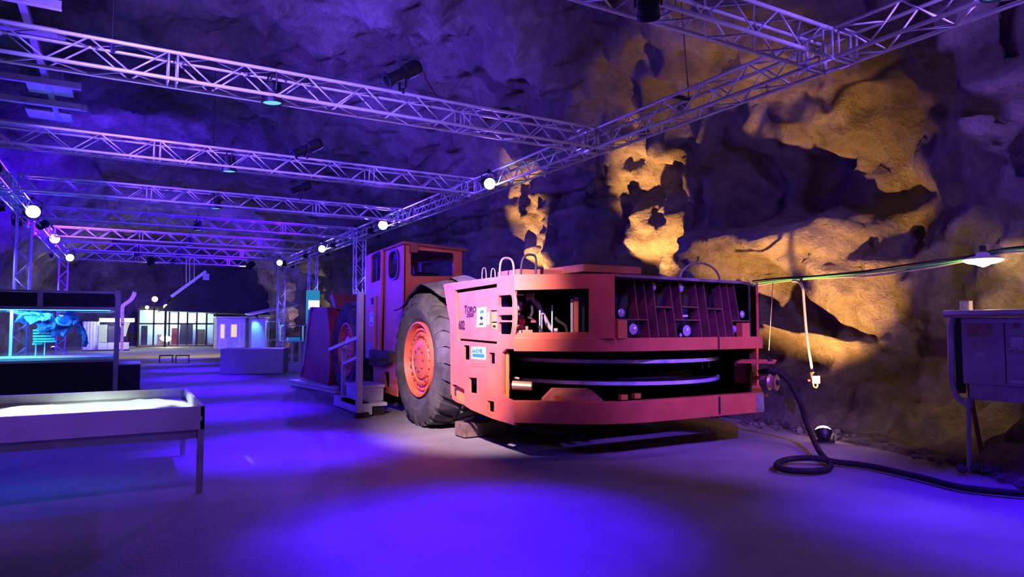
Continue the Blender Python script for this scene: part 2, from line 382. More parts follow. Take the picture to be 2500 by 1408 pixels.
# ================================================================== TRUSS GRID
ZB, ZT, HW = 4.62, 4.95, 0.165        # chord centres
CR, BR = 0.024, 0.0115
unit = {}
def unit_cyl(r, n=6):
    if (r, n) not in unit:
        me = MB().cyl((0, 0, 0), (0, 0, 1), r, n).mesh('tube'); me.materials.append(M['alu'])
        for p in me.polygons: p.use_smooth = len(p.vertices) == 4
        unit[(r, n)] = me
    return unit[(r, n)]
def rod(name, p0, p1, r, parent, base, n=6):
    o = bpy.data.objects.new(name, unit_cyl(r, n)); COL.objects.link(o); o.parent = parent
    d = Vector(p1)-Vector(p0); o.location = Vector(p0)-base; o.scale = (1, 1, d.length)
    o.rotation_mode = 'QUATERNION'; o.rotation_quaternion = d.to_track_quat('Z', 'Y'); return o
def truss(p0, p1, label, joints=(), pitch=0.385, fine=True, group=None, hang=(), size=HW, name='lighting_truss'):
    """box truss from p0 to p1 (centre line)"""
    p0 = Vector(p0); p1 = Vector(p1); L = (p1-p0).length; d = (p1-p0)/L
    if abs(d.z) > 0.9: a = Vector((1, 0, 0)); b = Vector((0, 1, 0))
    else: b = Vector((0, 0, 1)); a = d.cross(b).normalized()
    t = thing(name, label, 'truss', p0, group)
    cor = [(a*i+b*j)*size for (i, j) in ((-1, -1), (1, -1), (1, 1), (-1, 1))]
    for c in cor: rod('chord', p0+c, p1+c, CR, t, p0, 10)
    segs = [0.0]+list(joints)+[L]; mbx = MB()
    def put(nm, x, y, r):
        if fine: rod(nm, x, y, r, t, p0)
        else: mbx.cyl(x, y, r, 5)
    for k in range(len(segs)-1):
        s0, s1 = segs[k]+0.05, segs[k+1]-0.05; n = max(2, round((s1-s0)/pitch))
        if n % 2: n += 1
        st = (s1-s0)/n
        for fi in range(4):
            c0, c1 = cor[fi], cor[(fi+1) % 4]; flip = fi in (1, 2)
            for i in range(n):
                A, B = (c0, c1) if (i % 2 == 0) != flip else (c1, c0)
                put('brace', p0+d*(s0+i*st)+A, p0+d*(s0+(i+1)*st)+B, BR)
            for s in (s0, s1): put('end_bar', p0+d*s+c0, p0+d*s+c1, BR*1.15)
    if not fine:
        o = mbx.build('bracing', 'alu', t); o['kind'] = 'stuff'
    for s, ztop in hang:
        q = p0+d*s+b*size
        m = MB().cyl(q+a*size*0.9+Vector((0, 0, 0.0)), Vector((q.x, q.y, ztop)), 0.008, 6); m.cyl(q-a*size*0.9, q+a*size*0.9, 0.03, 8); m.build('hanger_cable', 'black', t)
    return t
XL, XR = -2.45, 7.02
TY = [4.85, 9.28, 13.85, 18.45, 22.9, 27.4, 31.9, 36.4]
ZC = (ZB+ZT)/2
names = ['crossing lattice truss meeting the long side truss above the electrical cabinet',
         'crossing lattice truss over the loader rear, carrying a long profile spot on top',
         'crossing lattice truss over the loader cab with a flash-lit joint at the side truss',
         'crossing lattice truss above the loader front wheels',
         'crossing lattice truss spanning the first pair of lattice towers',
         'crossing lattice truss just beyond the first pair of towers', 'crossing lattice truss next before the last one', 'last crossing lattice truss, resting on the far towers']
where = ['over the electrical cabinet end', 'over the loader rear', 'over the loader cab', 'above the loader front wheels', 'at the first pair of towers', 'just beyond the first pair of towers', 'next before the last crossing', 'at the far towers']
for k, y in enumerate(TY):
    lab = names[k]
    hang = [(1.95, 8.9)] if k == 1 else [(4.0, 9.0)] if k in (0, 3) else []
    truss((XL+HW+0.12, y, ZC), (XR-HW-0.12, y, ZC), lab, (2.6, 6.6) if k else (2.6, 6.6), fine=k < 6, hang=hang)
# long side trusses, cut at the crossings
yl = [-2.0]+TY
for k in range(len(yl)-1):
    y0, y1 = yl[k], yl[k+1]
    if k < 6:
        lab = ['side truss section running over the electrical cabinet towards the wall lamp', 'side truss section above the loader grille', 'side truss section between the loader rear and the cab',
               'side truss section above the loader bonnet and boom', 'side truss section that meets the tower behind the loader cab', 'side truss section just past the tower behind the cab'][k]
    else: lab = ['side truss section passing above the blue and white sign', 'side truss section reaching the farthest tower'][k-6]
    gr = None
    truss((XR, y0+0.19, ZC), (XR, y1-0.19, ZC), lab, (), fine=k < 6, hang=[(2.2, 6.6)] if k == 1 else [], group=gr)
    if k >= 2: truss((XL, y0+0.19, ZC), (XL, y1-0.19, ZC), 'showcase-side truss section ending ' + where[k], (), fine=False)
# corner blocks
def corner(x, y, lab):
    t = thing('truss_corner', lab, 'truss corner', (x, y, ZC)); b = Vector((x, y, ZC))
    for i in (-1, 1):
        for j in (-1, 1): rod('chord', (x+i*HW, y+j*HW, ZB), (x+i*HW, y+j*HW, ZT), CR, t, b)
    for z in (ZB, ZT):
        for i in (-1, 1):
            rod('chord', (x-0.19-HW*0-0.1, y+i*HW, z), (x+0.19+0.1*0, y+i*HW, z), CR, t, b); rod('chord', (x+i*HW, y-0.20, z), (x+i*HW, y+0.20, z), CR, t, b)
    return t
for k, y in enumerate(TY): corner(XR, y, 'loader-side lattice corner block '+where[k])
for k, y in enumerate(TY[1:]): corner(XL, y, 'showcase-side lattice corner block '+where[k+1])
# towers
def tower(x, y, lab, group=None, fine=True):
    t = truss((x, y, 0.03), (x, y, ZB-0.02), lab, (2.0,), 0.42, fine, group, name='truss_tower')
    MB().bb(x-0.35, x+0.35, y-0.35, y+0.35, 0.0, 0.02).build('base_plate', 'greysteel', t)
    return t
tower(XR, TY[4], 'lattice tower standing behind the loader cab')
tower(XR, 29.6, 'lattice tower behind the blue and white sign')
tower(XR, TY[7], 'lattice tower beside the glass case on trolley')
tower(XL, TY[4]-0.35, 'lattice tower rising behind the long glass showcase, with the big lamp')
tower(XL, TY[7], 'slender far lattice tower behind the long glass showcase')

# ------------------------------------------------------------------ stage lights
def wash(x, y, z, target, label, group, power, angle=62, color=BLUE, lens='lens_blue', s=1.0, clamp_to=None, lightpow=True, blend=1.0, cat='stage light', name='wash_light'):
    loc = Vector((x, y, z)); d = (Vector(target)-loc).normalized()
    t = thing(name, label, cat, loc, group)
    r = 0.115*s; Ln = 0.24*s
    body = MB().lathe([(0.001, -Ln), (r*0.62, -Ln), (r*0.8, -Ln*0.75), (r*0.95, -Ln*0.35), (r, -0.02), (r*1.06, -0.02), (r*1.06, 0.02), (r*0.93, 0.02), (r*0.93, -0.01)], loc, d, 24)
    for k in range(5): body.lathe([(r*0.8, -Ln*(0.9-0.12*k)), (r*0.98, -Ln*(0.9-0.12*k)), (r*0.98, -Ln*(0.9-0.12*k)+0.008), (r*0.8, -Ln*(0.9-0.12*k)+0.008)], loc, d, 20)
    body.build('body', 'black', t, smooth=False)
    MB().disc(loc+d*0.004, d, r*0.9, 24).build('lens', lens, t)
    side = d.cross(Vector((0, 0, 1)))
    side = side.normalized() if side.length > 0.05 else Vector((1, 0, 0))
    c = loc-d*Ln*0.45; top = Vector((c.x, c.y, (clamp_to if clamp_to else c.z+0.22*s)))
    MB().tube([c+side*r*1.15, c+side*r*1.2+Vector((0, 0, (top.z-c.z)*0.8)), top+side*r*0.3, top-side*r*0.3, c-side*r*1.2+Vector((0, 0, (top.z-c.z)*0.8)), c-side*r*1.15], 0.012, 6).build('yoke', 'black', t)
    MB().bb(top.x-0.03, top.x+0.03, top.y-0.03, top.y+0.03, top.z-0.03, top.z+0.05).build('clamp', 'black', t)
    if power: lamp('SPOT', 'beam', loc+d*0.03, power, color, t, loc+d*3, angle, blend, 0.09)
    return t
# centre row, hung in the crossing trusses and aimed straight down
CLX = [2.15, 1.62, 1.66, 1.92, 1.9, 2.0, 1.95, 1.98]
PW = 4800
for k, y in enumerate(TY):
    x = CLX[k]; yy_ = y-0.05
    wash(x, yy_, ZB-0.06, (x+0.25, yy_+0.05, 0), 'black blue-lensed wash light hung mid-span in the truss '+where[k], 'mid-span blue wash lights', PW if k < 6 else PW*0.6, 48, s=1.15, clamp_to=ZT+0.02)
wash(6.55, 2.9, ZB-0.12, (6.5, 2.9, 0), 'black wash light under the side truss lighting the floor by the cable', None, PW*0.6, 55)
# bright lamps looking back down the hall from the side trusses
wash(6.72, 12.7, ZB+0.02, (2.5, 0.0, 0.6), 'dazzling blue-white lamp on the side truss over the cab', None, 1800, 75, BLUEW, 'lens_white', 1.15)
wash(6.72, 19.6, ZB+0.02, (1.5, 2.0, 1.2), 'dazzling blue-white lamp on the side truss just before the tower behind the cab', None, 2600, 85, BLUEW, 'lens_white', 1.3)
wash(6.72, 26.9, ZB+0.02, (1.5, 8.0, 1.2), 'dazzling blue-white lamp on the side truss by the sign tower', None, 2600, 85, BLUEW, 'lens_white', 1.3)
wash(6.5, 34.2, ZB+0.05, (1.0, 14.0, 1.5), 'pale lamp hung beside the farthest right tower', None, 2000, 85, BLUEW, 'lens_warm', 1.3)
wash(-2.2, 21.9, ZB+0.02, (1.8, 8.0, 2.4), 'dazzling blue-white lamp on top of the tower behind the showcase', None, 2800, 100, BLUE, 'lens_white', 1.6)
wash(-2.2, 28.4, ZB+0.02, (2.0, 12.0, 2.2), 'dazzling blue-white lamp on the truss between the two showcase towers', None, 4200, 95, BLUE, 'lens_white', 1.5)
wash(-2.2, 36.0, ZB+0.02, (2.0, 20.0, 2.2), 'dazzling blue-white lamp on top of the slender far tower', None, 3500, 95, BLUE, 'lens_white', 1.5)
wash(-2.8, 24.3, ZB, (-6.0, 37, 3.5), 'added black flood lamp turning the rock behind the showcase blue', None, 25000, 80, BLUE, 'lens_blue', 1.2)  # added flood, far stronger than a real one, to turn the rock blue
# lamps outside the frame on the first crossing truss: warm pink on the loader
wash(0.6, TY[0], ZB-0.1, (4.2, 8.4, 1.55), 'black stage lamp aimed at the loader flank', None, 7600, 38, (1.0, 0.66, 0.85), 'lens_warm', 1.2, clamp_to=ZT, blend=0.9)
wash(-0.6, TY[0], ZB-0.1, (3.0, 14.0, 6.2), 'added black stage lamp aimed along the truss row', None, 6500, 70, (0.15, 0.08, 1.0), 'lens_blue', 1.2, clamp_to=ZT)  # unseen lamp added to brighten the trusses
wash(4.2, TY[0]-0.1, ZB-0.12, (6.2, 7.0, 0.9), 'black stage lamp aimed at the loader grille', None, 160, 60, (0.6, 0.15, 0.8), 'lens_blue', 0.9, clamp_to=ZB+0.2)
wash(1.35, TY[0]+0.1, ZB-0.1, (4.7, 12.2, 2.2), 'added black stage lamp aimed at the loader cab', None, 450, 24, (1.0, 0.60, 0.60), 'lens_warm', 1.0, clamp_to=ZT)  # unseen lamp added to bring red into the cab side
wash(-1.0, TY[0]-0.1, ZB-0.1, (-0.8, 7.2, 0.6), 'added black stage lamp aimed at the relief table front', None, 420, 42, (0.22, 0.06, 1.0), 'lens_blue', 1.0, clamp_to=ZT)  # unseen blue fill added for the table front
truss((XL+HW+0.12, 0.3, ZC), (XR-HW-0.12, 0.3, ZC), 'added crossing lattice truss overhead, carrying the violet fill lamps', (2.6, 6.6), fine=False)  # unseen truss added to carry the violet fill lamps
wash(5.0, 0.3, ZB-0.1, (7.0, 6.4, 0.7), 'added black stage lamp washing the loader tail violet', None, 4600, 38, (0.17, 0.05, 1.0), 'lens_blue', 1.2, clamp_to=ZT)  # unseen lamp added to tint the loader tail
wash(2.0, 0.3, ZB-0.1, (4.2, 6.5, 0.0), 'added black fill flood spreading violet over the floor', None, 260, 105, (0.22, 0.10, 1.0), 'lens_blue', 1.2, clamp_to=ZT)  # unseen fill added for the violet floor tone
wash(0.1, TY[0], ZB-0.1, (4.1, 8.0, 1.8), 'black stage lamp washing the loader flank blue', None, 8500, 23, (0.12, 0.03, 1.0), 'lens_blue', 1.2, clamp_to=ZT)
for k in range(2, 8):  # lamps added to brighten the crossing trusses
    if k < 4: wash(-2.2, TY[k]-2.3, ZB+0.05, (2.5, TY[k], ZC+1.1), 'added black lamp lighting the truss '+where[k], None, 4500, 60, (0.09, 0.03, 1.0), 'lens_blue', 0.9)
    else: wash(6.72, TY[k]-1.9, ZB+0.02, (2.0, TY[k], ZC+0.3), 'added black lamp lighting the truss '+where[k], None, 6000, 60, BLUE, 'lens_blue', 0.8)
wash(3.0, TY[7]+0.1, ZT+0.17, (2.0, 60, 6.5), 'added black flood lamp on top of the last truss aimed at the far rock', None, 20000, 100, (0.07, 0.02, 1.0), 'lens_blue', 1.1)  # overpowered flood added to make the far rock bluer
wash(-2.2, 25.0, ZB+0.1, (3.0, 32, 9.0), 'added black flood lamp past the first showcase tower aimed at the roof', None, 7000, 110, (0.07, 0.02, 1.0), 'lens_blue', 1.1)  # overpowered flood added to make the roof midway bluer
for (x, y, tx, ty, nm) in ((7.42, TY[4]-0.75, XR, TY[4], 'behind the loader cab'), (7.42, 28.85, XR, 29.6, 'behind the sign'), (7.42, TY[7]-0.75, XR, TY[7], 'beside the trolley case'), (-2.85, TY[4]-1.1, XL, TY[4]-0.35, 'behind the long showcase'), (-2.85, TY[7]-0.75, XL, TY[7], 'far behind the long showcase')):  # lamps added to brighten the towers, in place of spill from the big lamps
    wash(x, y, ZB-0.02, (tx, ty, 1.5), 'added small black lamp shining down the tower '+nm, None, 900, 34, (0.12, 0.12, 1.0), 'lens_blue', 0.6)
# blue flood lamps added to tint the rock roof
wash(-2.0, 12.0, ZB+0.1, (4.0, 14.0, 9.0), 'added black flood lamp on the showcase side truss aimed at the rock roof', None, 2200, 120, (0.18, 0.09, 1.0), 'lens_blue', 1.2)
wash(6.5, 1.0, ZB, (9.0, 5.5, 6.0), 'added black flood lamp aimed at the rock roof over the grille', None, 1500, 120, (0.26, 0.12, 1.0), 'lens_blue', 1.2)

def profile_spot(p_lens, p_tail, z_chord, label):
    a = Vector(p_lens); b = Vector(p_tail); d = (a-b).normalized(); mid = (a+b)/2
    t = thing('profile_spot', label, 'stage light', (mid.x, mid.y, z_chord))
    L = (a-b).length
    MB().lathe([(0.001, 0), (0.10, 0), (0.115, L*0.1), (0.115, L*0.42), (0.085, L*0.45), (0.085, L*0.93), (0.105, L*0.94), (0.105, L), (0.075, L), (0.07, L*0.95), (0.001, L*0.95)], b, d, 20).build('barrel', 'black', t)
    sd = d.cross(Vector((0, 0, 1))).normalized()
    m = MB()
    for s in (-1, 1): m.bar(mid+sd*s*0.13, Vector((mid.x, mid.y, z_chord+0.03))+sd*s*0.13, 0.03, 0.012, tuple(sd))
    m.bar(Vector((mid.x, mid.y, z_chord+0.03))+sd*0.14, Vector((mid.x, mid.y, z_chord+0.03))-sd*0.14, 0.03, 0.012)
    m.build('yoke', 'black', t); MB().cyl((mid.x, mid.y, z_chord-0.03), (mid.x, mid.y, z_chord+0.05), 0.03, 8).build('clamp', 'black', t)
    MB().tube(smooth_path([b, b+Vector((0.1, 0, -0.1)), (b.x+0.12, b.y, z_chord+0.25), (b.x+0.3, b.y, z_chord+0.02)], 5), 0.008, 6).build('power_cord', 'black', t)
    return t
y1 = TY[1]-HW
profile_spot(at_y(944, 198, y1), at_y(1022, 162, y1), ZT+0.02, 'long black profile spot standing on top of the crossing truss over the loader')
y1 = TY[2]-HW
profile_spot(at_y(715, 378, y1), at_y(783, 348, y1), ZT+0.02, 'slim black profile spot tilted on the crossing truss beyond the first')
y1 = TY[3]-HW
profile_spot(at_y(710, 468, y1), at_y(757, 452, y1), ZT+0.02, 'small black profile spot perched on the third crossing truss')

# ================================================================== THE LOADER
LO = thing('mining_loader', 'huge orange underground mining loader with black slatted rear grille and cable reel', 'loader', (6.2, 12.5, 0))
XS = 4.05                                 # left flank
C1 = Vector((4.05, 7.02, 0)); C2 = Vector((4.98, 6.27, 0)); YR = 6.25
cn = Vector((-(C1-C2).y, (C1-C2).x, 0)).normalized()        # chamfer normal
cu_ = (C2-C1).normalized(); clen = (C2-C1).length
if cn.y > 0: cn = -cn
def sd(x, y): p = at_x(x, y, XS); return (-p.y, p.z)        # flank plane: u = -Y, v = z
def ch(x, y): p = on_pl(x, y, C1, cn); return ((p-C1).dot(cu_), p.z)
SO, SU, SV = Vector((XS, 0, 0)), Vector((0, -1, 0)), Vector((0, 0, 1))
ZTOP = 2.21
uc = -C1.y
def px_loop(fn, pts): return [fn(*p) for p in pts]
# flank plate with its cut-outs
outer = [(-9.10, 2.20), (-9.02, 2.21), (uc, ZTOP), (uc, 1.32), sd(1236, 851), sd(1226, 860), sd(1226, 962), sd(1236, 972), (uc, 0.70), (uc, 0.42), sd(1200, 1021), sd(1150, 1000), sd(1118, 978), sd(1100, 962), (-8.84, 1.2), (-8.86, 1.65), (-9.0, 1.95)]
door_hole = px_loop(sd, [(1110, 708), (1213, 692), (1213, 840), (1118, 831)])
holes = [door_hole,
         px_loop(sd, [(1103, 938), (1113, 939), (1134, 951), (1133, 988), (1113, 981), (1103, 972)]),
         px_loop(sd, [(1131, 842), (1146, 843), (1146, 879), (1131, 877)]),
         px_loop(sd, [(1194, 860), (1208, 861), (1208, 889), (1194, 887)]),
         px_loop(sd, [(1144, 921), (1164, 922), (1164, 961), (1145, 958)]),
         px_loop(sd, [(1190, 977), (1206, 980), (1206, 1008), (1190, 1003)]),
         round_poly(px_loop(sd, [(1217, 721), (1249, 719), (1252, 749), (1217, 749)]), 0.04),
         round_poly(px_loop(sd, [(1217, 769), (1251, 768), (1251, 782), (1217, 781)]), 0.03),
         round_poly(px_loop(sd, [(1217, 786), (1251, 786), (1247, 816), (1217, 815)]), 0.03)]
flank = plate(outer, holes, 0.04, SO, SU, SV, -0.02).build('flank_plate', 'orange', LO, bevel=0.004)
# sloping recess low on the flank
rec = plate(px_loop(sd, [(1101, 936), (1113, 937), (1136, 949), (1136, 992), (1112, 984), (1101, 974)]), [], 0.012, SO, SU, SV, -0.09).build('step_pocket', 'orange_in', LO, label='ochre angled step pocket low on the flank')
# flank door, set back in its opening, with dark slots above and below
dl = px_loop(sd, [(1112, 715), (1215, 700), (1215, 834), (1120, 826)])
door = plate(dl, [px_loop(sd, [(1193, 757), (1209, 757), (1209, 803), (1193, 803)])], 0.02, SO, SU, SV, -0.035).build('side_door', 'orange', LO)
plate(px_loop(sd, [(1193, 761), (1209, 758), (1209, 785), (1193, 785)]), [], 0.01, SO, SU, SV, -0.05).build('handle_recess', 'orange_in', door)
plate(px_loop(sd, [(1194, 788), (1208, 788), (1208, 803), (1194, 802)]), [], 0.01, SO, SU, SV, -0.045).build('latch_sticker', 'decal_y', door)
plate(round_poly(px_loop(sd, [(1197, 793), (1204, 793), (1204, 799), (1197, 799)]), 0.01), [], 0.004, SO, SU, SV, -0.036).build('latch_hole', 'decal_k', door)
# stickers and lettering on the flank
def sdw(x, y, off=0.0): u, v = sd(x, y); return SO+SU*u+SV*v+Vector((-off, 0, 0))
DOF = -0.0225                              # door face lies this much inside the flank
def lettering(s, x, y, size, mat, off, sx=1.0, shear=0.0, parent=LO, nm='lettering'):
    return text_mb(s, size, sdw(x, y, off), SU, SV, 0.0025, shear, sx).build(nm, mat, parent)
lettering('T', 1130, 765, 0.155, 'decal_k', DOF, 0.8, 0.1, door)
lettering('ORO', 1136.5, 763, 0.115, 'decal_k', DOF, 1.05, 0.1, door)
lettering('2500', 1135, 774, 0.075, 'decal_k', DOF, 1.45, 0.15, door)
lettering('602', 1116, 803, 0.165, 'decal_k', DOF, 0.80, 0.0, door)
st = plate(px_loop(sd, [(1161, 751), (1184, 749), (1183, 798), (1160, 799)]), [], 0.004, SO, SU, SV, -0.023).build('sticker', 'decal_w', door, label='white sticker with a blue emblem above a black diamond')
def px_plate(pts, mat, off, nm, parent, th=0.002): return plate(px_loop(sd, pts), [], th, SO, SU, SV, off).build(nm, mat, parent)
px_plate([(1167, 766), (1170, 758), (1174, 756), (1178, 757), (1177, 763), (1179, 767), (1175, 764), (1171, 764)], 'decal_b', -0.020, 'emblem', st)
px_plate([(1172, 771), (1176.5, 776), (1172, 782), (1167.5, 776)], 'decal_k', -0.020, 'diamond', st)
px_plate([(1166, 789), (1168, 789), (1168, 791.5), (1170.5, 787), (1172, 787), (1172, 791.5), (1174, 786.5), (1176, 786.5), (1176, 793), (1166, 793)], 'decal_k', -0.020, 'small_print', st)
px_plate([(1186.5, 763), (1191, 762), (1190.5, 792), (1186, 792)], 'decal_w', -0.0225, 'strip_label', door)
s2 = px_plate([(1151, 846), (1186, 847), (1186, 878), (1151, 875)], 'decal_w', 0.001, 'maker_plate', LO)
px_plate([(1154, 862.5), (1183, 864), (1183, 873), (1154, 871)], 'decal_b', 0.003, 'blue_band', s2)
lettering('SANDVIK', 1152.6, 860.0, 0.077, 'decal_b', 0.004, 0.98, 0, s2)
lettering('LH 625 E', 1150, 894.5, 0.05, 'decal_o', 0.002, 0.95) if False else px_plate([(1151, 886), (1186, 888), (1186, 889.5), (1153, 888), (1153, 893), (1186, 894.5), (1186, 896), (1151, 894.5)], 'decal_o', 0.001, 'worn_lettering', LO)

# chamfered corner plate with the big window opening
op = [ch(1256, 700)]
outer = [(0, ZTOP), (clen, ZTOP-0.005), (clen, 1.45), (0, 1.45)]
win = px_loop(ch, [(1257, 708), (1438, 704), (1437, 814), (1258, 816), (1263, 790), (1264, 760), (1262, 730)])
corner_pl = plate(outer, [win], 0.035, C1, cu_, Vector((0, 0, 1)), -0.0175).build('corner_plate', 'orange', LO, bevel=0.004)
plate([(a+0.0, b) for a, b in px_loop(ch, [(1262, 812), (1437, 810), (1437, 816), (1262, 819)])], [], 0.05, C1, cu_, Vector((0, 0, 1)), -0.05).build('window_ledge', 'orange', LO)
# top deck
deck = [C1+Vector((0, 0, 0)), C2, Vector((7.40, 6.52, 0)), Vector((8.33, 7.05, 0)), Vector((8.33, 9.05, 0)), Vector((8.0, 11.4, 0)), Vector((4.9, 11.4, 0)), Vector((4.07, 9.05, 0))]
deck[1] = Vector((4.98, 6.30, 0))
MB().prism([Vector((p.x, p.y, ZTOP-0.03)) for p in deck], (0, 0, 0.035)).build('deck', 'dust', LO)
# right side and right chamfer
MB().bb(8.29, 8.33, 7.05, 9.05, 0.45, ZTOP-0.03).build('flank_plate', 'orange', LO)
rc0 = Vector((7.42, 6.28, 0)); rc1 = Vector((8.31, 7.05, 0)); rcu = (rc1-rc0).normalized()
plate([(0.12, 2.19), (0.25, 2.19), (1.15, 2.19), (1.15, 1.42), (0.0, 1.42), (0.0, 1.66), (-0.02, 1.80), (0.06, 1.90), (-0.03, 2.02), (0.06, 2.12)], [], 0.03, rc0, rcu, Vector((0, 0, 1)), 0).build('corner_plate', 'orange', LO)
# the two bumper bands round the tail
def band(z0, z1, out, th, nm, yb=0.0, mat='orange'):
    s0_ = C1.lerp(C2, 0.62)+cn*out; s1_ = Vector((5.55, YR-out, 0)); k_ = C2+Vector((0.0, -out, 0))
    arc = [s0_*(1-t)**2+k_*2*t*(1-t)+s1_*t*t for t in [i/7 for i in range(8)]]
    o_ = [C1+cn*0.0, C1+cn*out]+arc+[Vector((7.44, YR-out, 0)), rc1+Vector((0.02, -0.02, 0)), rc1+Vector((-0.12, 0.10, 0)), Vector((7.30, YR+th, 0)), C2+Vector((0.16, th, 0)), C1-cn*th]
    return MB().prism([Vector((p.x, p.y, z0)) for p in o_], (0, 0, z1-z0)).build(nm, mat, LO, bevel=0.006)
ub = band(1.295, 1.455, 0.03, 0.10, 'upper_bumper')
lb = band(0.45, 0.705, 0.02, 0.12, 'lower_bumper')
for pxx in (1756,):
    for (bz0, bz1, par) in ((1.295, 1.455, ub), (0.48, 0.70, lb)):
        p = at_y(pxx, 840, YR-0.04); MB().bb(p.x-0.012, p.x+0.012, YR-0.036, YR-0.028, bz0, bz1).build('joint', 'dark', par)
MB().bb(7.30, 7.45, YR-0.022, YR-0.018, 0.46, 0.70).build('end_plate', 'worn_steel', lb)
# posts beside the grille
for (x0, x1, y0, y1) in ((1508, 1530, 781, 826), (1811, 1829, 788, 826)):
    a = at_y(x0, y1, YR+0.03); b = at_y(x1, y0, YR+0.03)
    MB().bb(a.x, b.x, YR+0.02, YR+0.12, a.z, b.z).build('grille_post', 'orange', LO)
# grille plane leans inwards towards the top
GP = Vector((0, YR+0.03, 1.45)); gn = Vector((0, -0.74, 0.30)).normalized()
def gp(x, y): return on_pl(x, y, GP, gn)
GB = thing('x', 'x', 'x'); bpy.data.objects.remove(GB)
def gplate(a, b, depth=0.15, th=0.014, nm='grille_bar'):
    a = gp(*a); b = gp(*b); c = (a+b)/2
    if abs(a.x-b.x) > abs(a.z-b.z):          # shelf
        vs = [a, b, b+Vector((0, depth, 0)), a+Vector((0, depth, 0))]; vec = Vector((0, 0, th))
    else:
        vs = [a, b, b+Vector((0, depth, 0)), a+Vector((0, depth, 0))]; vec = Vector((th, 0, 0))
    return MB().prism(vs, vec).build(nm, M['grille'], LO)
M['grille'] = pbr('grille_paint', (0.20, 0.055, 0.05), 0.6, col2=(0.10, 0.03, 0.035), scale=4, detail=8)
for a, b in [((1546, 678), (1558, 781)), ((1569, 679), (1586, 826)), ((1591, 681), (1608, 826)), ((1633, 682), (1652, 826)), ((1655, 683), (1667, 783)), ((1695, 685), (1714, 826)), ((1716, 687), (1734, 826)),
             ((1755, 688), (1773, 826)), ((1772, 690), (1792, 826)), ((1790, 693), (1805, 784)), ((1622, 754), (1631, 826)), ((1745, 757), (1755, 826))]: gplate(a, b)
for a, b in [((1600, 750), (1643, 752)), ((1665, 750), (1705, 752)), ((1725, 754), (1764, 756)), ((1503, 781), (1581, 782)), ((1647, 782), (1709, 783)), ((1787, 784), (1830, 785)), ((1500, 676), (1832, 691))]: gplate(a, b, 0.2, 0.016, 'grille_shelf')
# work lamps in the grille
def work_lamp(x, y, r, inset, mat='lampglass', nm='work_lamp'):
    p = gp(x, y)+Vector((0, inset, 0)); rr = r*(p-CAM).dot(fw)/F
    o = MB().lathe([(0.001, 0.12), (rr*0.7, 0.12), (rr, 0.03), (rr*1.08, 0.0), (rr*1.0, -0.012)], p, (0, 1, 0), 20).build(nm, 'black', LO)
    MB().lathe([(0.001, -0.022), (rr*0.6, -0.018), (rr*1.0, -0.006)], p, (0, 1, 0), 20).build('lamp_glass', mat, o, smooth=True)
for a in ((1600, 699, 10, .05), (1667, 702, 11, .05), (1524, 763, 11, .06), (1684, 807, 14, .06), (1668, 818, 5, .05), (1817, 767, 9, .04), (1556, 803, 14, .08), (1800, 803, 9, .06)): work_lamp(*a)
p = gp(1680, 771); MB().bb(p.x-0.045, p.x+0.045, p.y+0.05, p.y+0.06, p.z-0.012, p.z+0.014).build('number_plate', 'decal_w', LO)
# radiator and machinery behind the grille, with dark panels added to block light and view
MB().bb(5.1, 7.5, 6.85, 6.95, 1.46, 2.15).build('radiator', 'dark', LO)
MB().bb(4.45, 4.50, 7.9, 9.0, 0.75, 2.15).build('shade_panel', 'dark', LO)
MB().bb(4.45, 8.2, 9.0, 9.05, 0.5, 2.17).build('shade_panel', 'dark', LO)
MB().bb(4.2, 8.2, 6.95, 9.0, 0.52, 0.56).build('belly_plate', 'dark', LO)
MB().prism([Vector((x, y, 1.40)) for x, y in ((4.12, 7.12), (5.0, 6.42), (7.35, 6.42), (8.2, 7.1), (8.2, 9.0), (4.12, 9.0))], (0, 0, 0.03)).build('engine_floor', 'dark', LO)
MB().prism([Vector((x, y, 0.56)) for x, y in ((7.34, 6.36), (7.38, 6.36), (8.26, 7.12), (8.26, 9.0), (8.20, 9.0), (8.20, 7.15))], (0, 0, 1.6)).build('shade_panel', 'dark', LO)  # dark panel added to keep the right end of the reel bay black
# hoses, pipes and valves seen through the corner window
def cw(x, y, dpt=0.3): return on_pl(x, y, C1-cn*dpt, cn)
hm = [
    ('exhaust_pipe', 'worn_steel', [(1300, 734), (1312, 742), (1330, 775), (1346, 803), (1362, 806)], 0.030, 0.45),
    ('hydraulic_hose', 'hose', [(1266, 770), (1280, 745), (1295, 735), (1300, 760), (1296, 772)], 0.018, 0.30),
    ('hydraulic_hose', 'hose', [(1262, 790), (1290, 775), (1310, 790), (1325, 812)], 0.016, 0.28),
    ('hydraulic_pipe', 'greysteel', [(1318, 757), (1318, 810)], 0.012, 0.34),
    ('hydraulic_pipe', 'greysteel', [(1323, 772), (1323, 812)], 0.008, 0.30),
    ('dip_rod', 'decal_w', [(1348, 745), (1348, 811)], 0.009, 0.40),
    ('hydraulic_hose', 'hose', [(1355, 775), (1365, 785), (1380, 795), (1385, 812)], 0.02, 0.40)]
for nm, mt, pts, r, dp in hm: MB().tube(smooth_path([cw(x, y, dp) for x, y in pts], 5), r, 8).build(nm, mt, LO, smooth=True)
a = cw(1286, 728, 0.42); b = cw(1304, 726, 0.42); MB().cyl(a, b, 0.06, 14).build('air_filter', 'greysteel', LO, smooth=False)
def ball(c, r, nm, mt, sx=1.0): MB().lathe([(0.001, -r*sx)]+[(r*math.cos(t), r*sx*math.sin(t)) for t in [math.pi*(-0.5+i/8) for i in range(1, 8)]]+[(0.001, r*sx)], c, (0, -1, 0.2), 16).build(nm, mt, LO, smooth=True)
ball(cw(1275, 784, 0.22), 0.040, 'pump_cap', 'red')
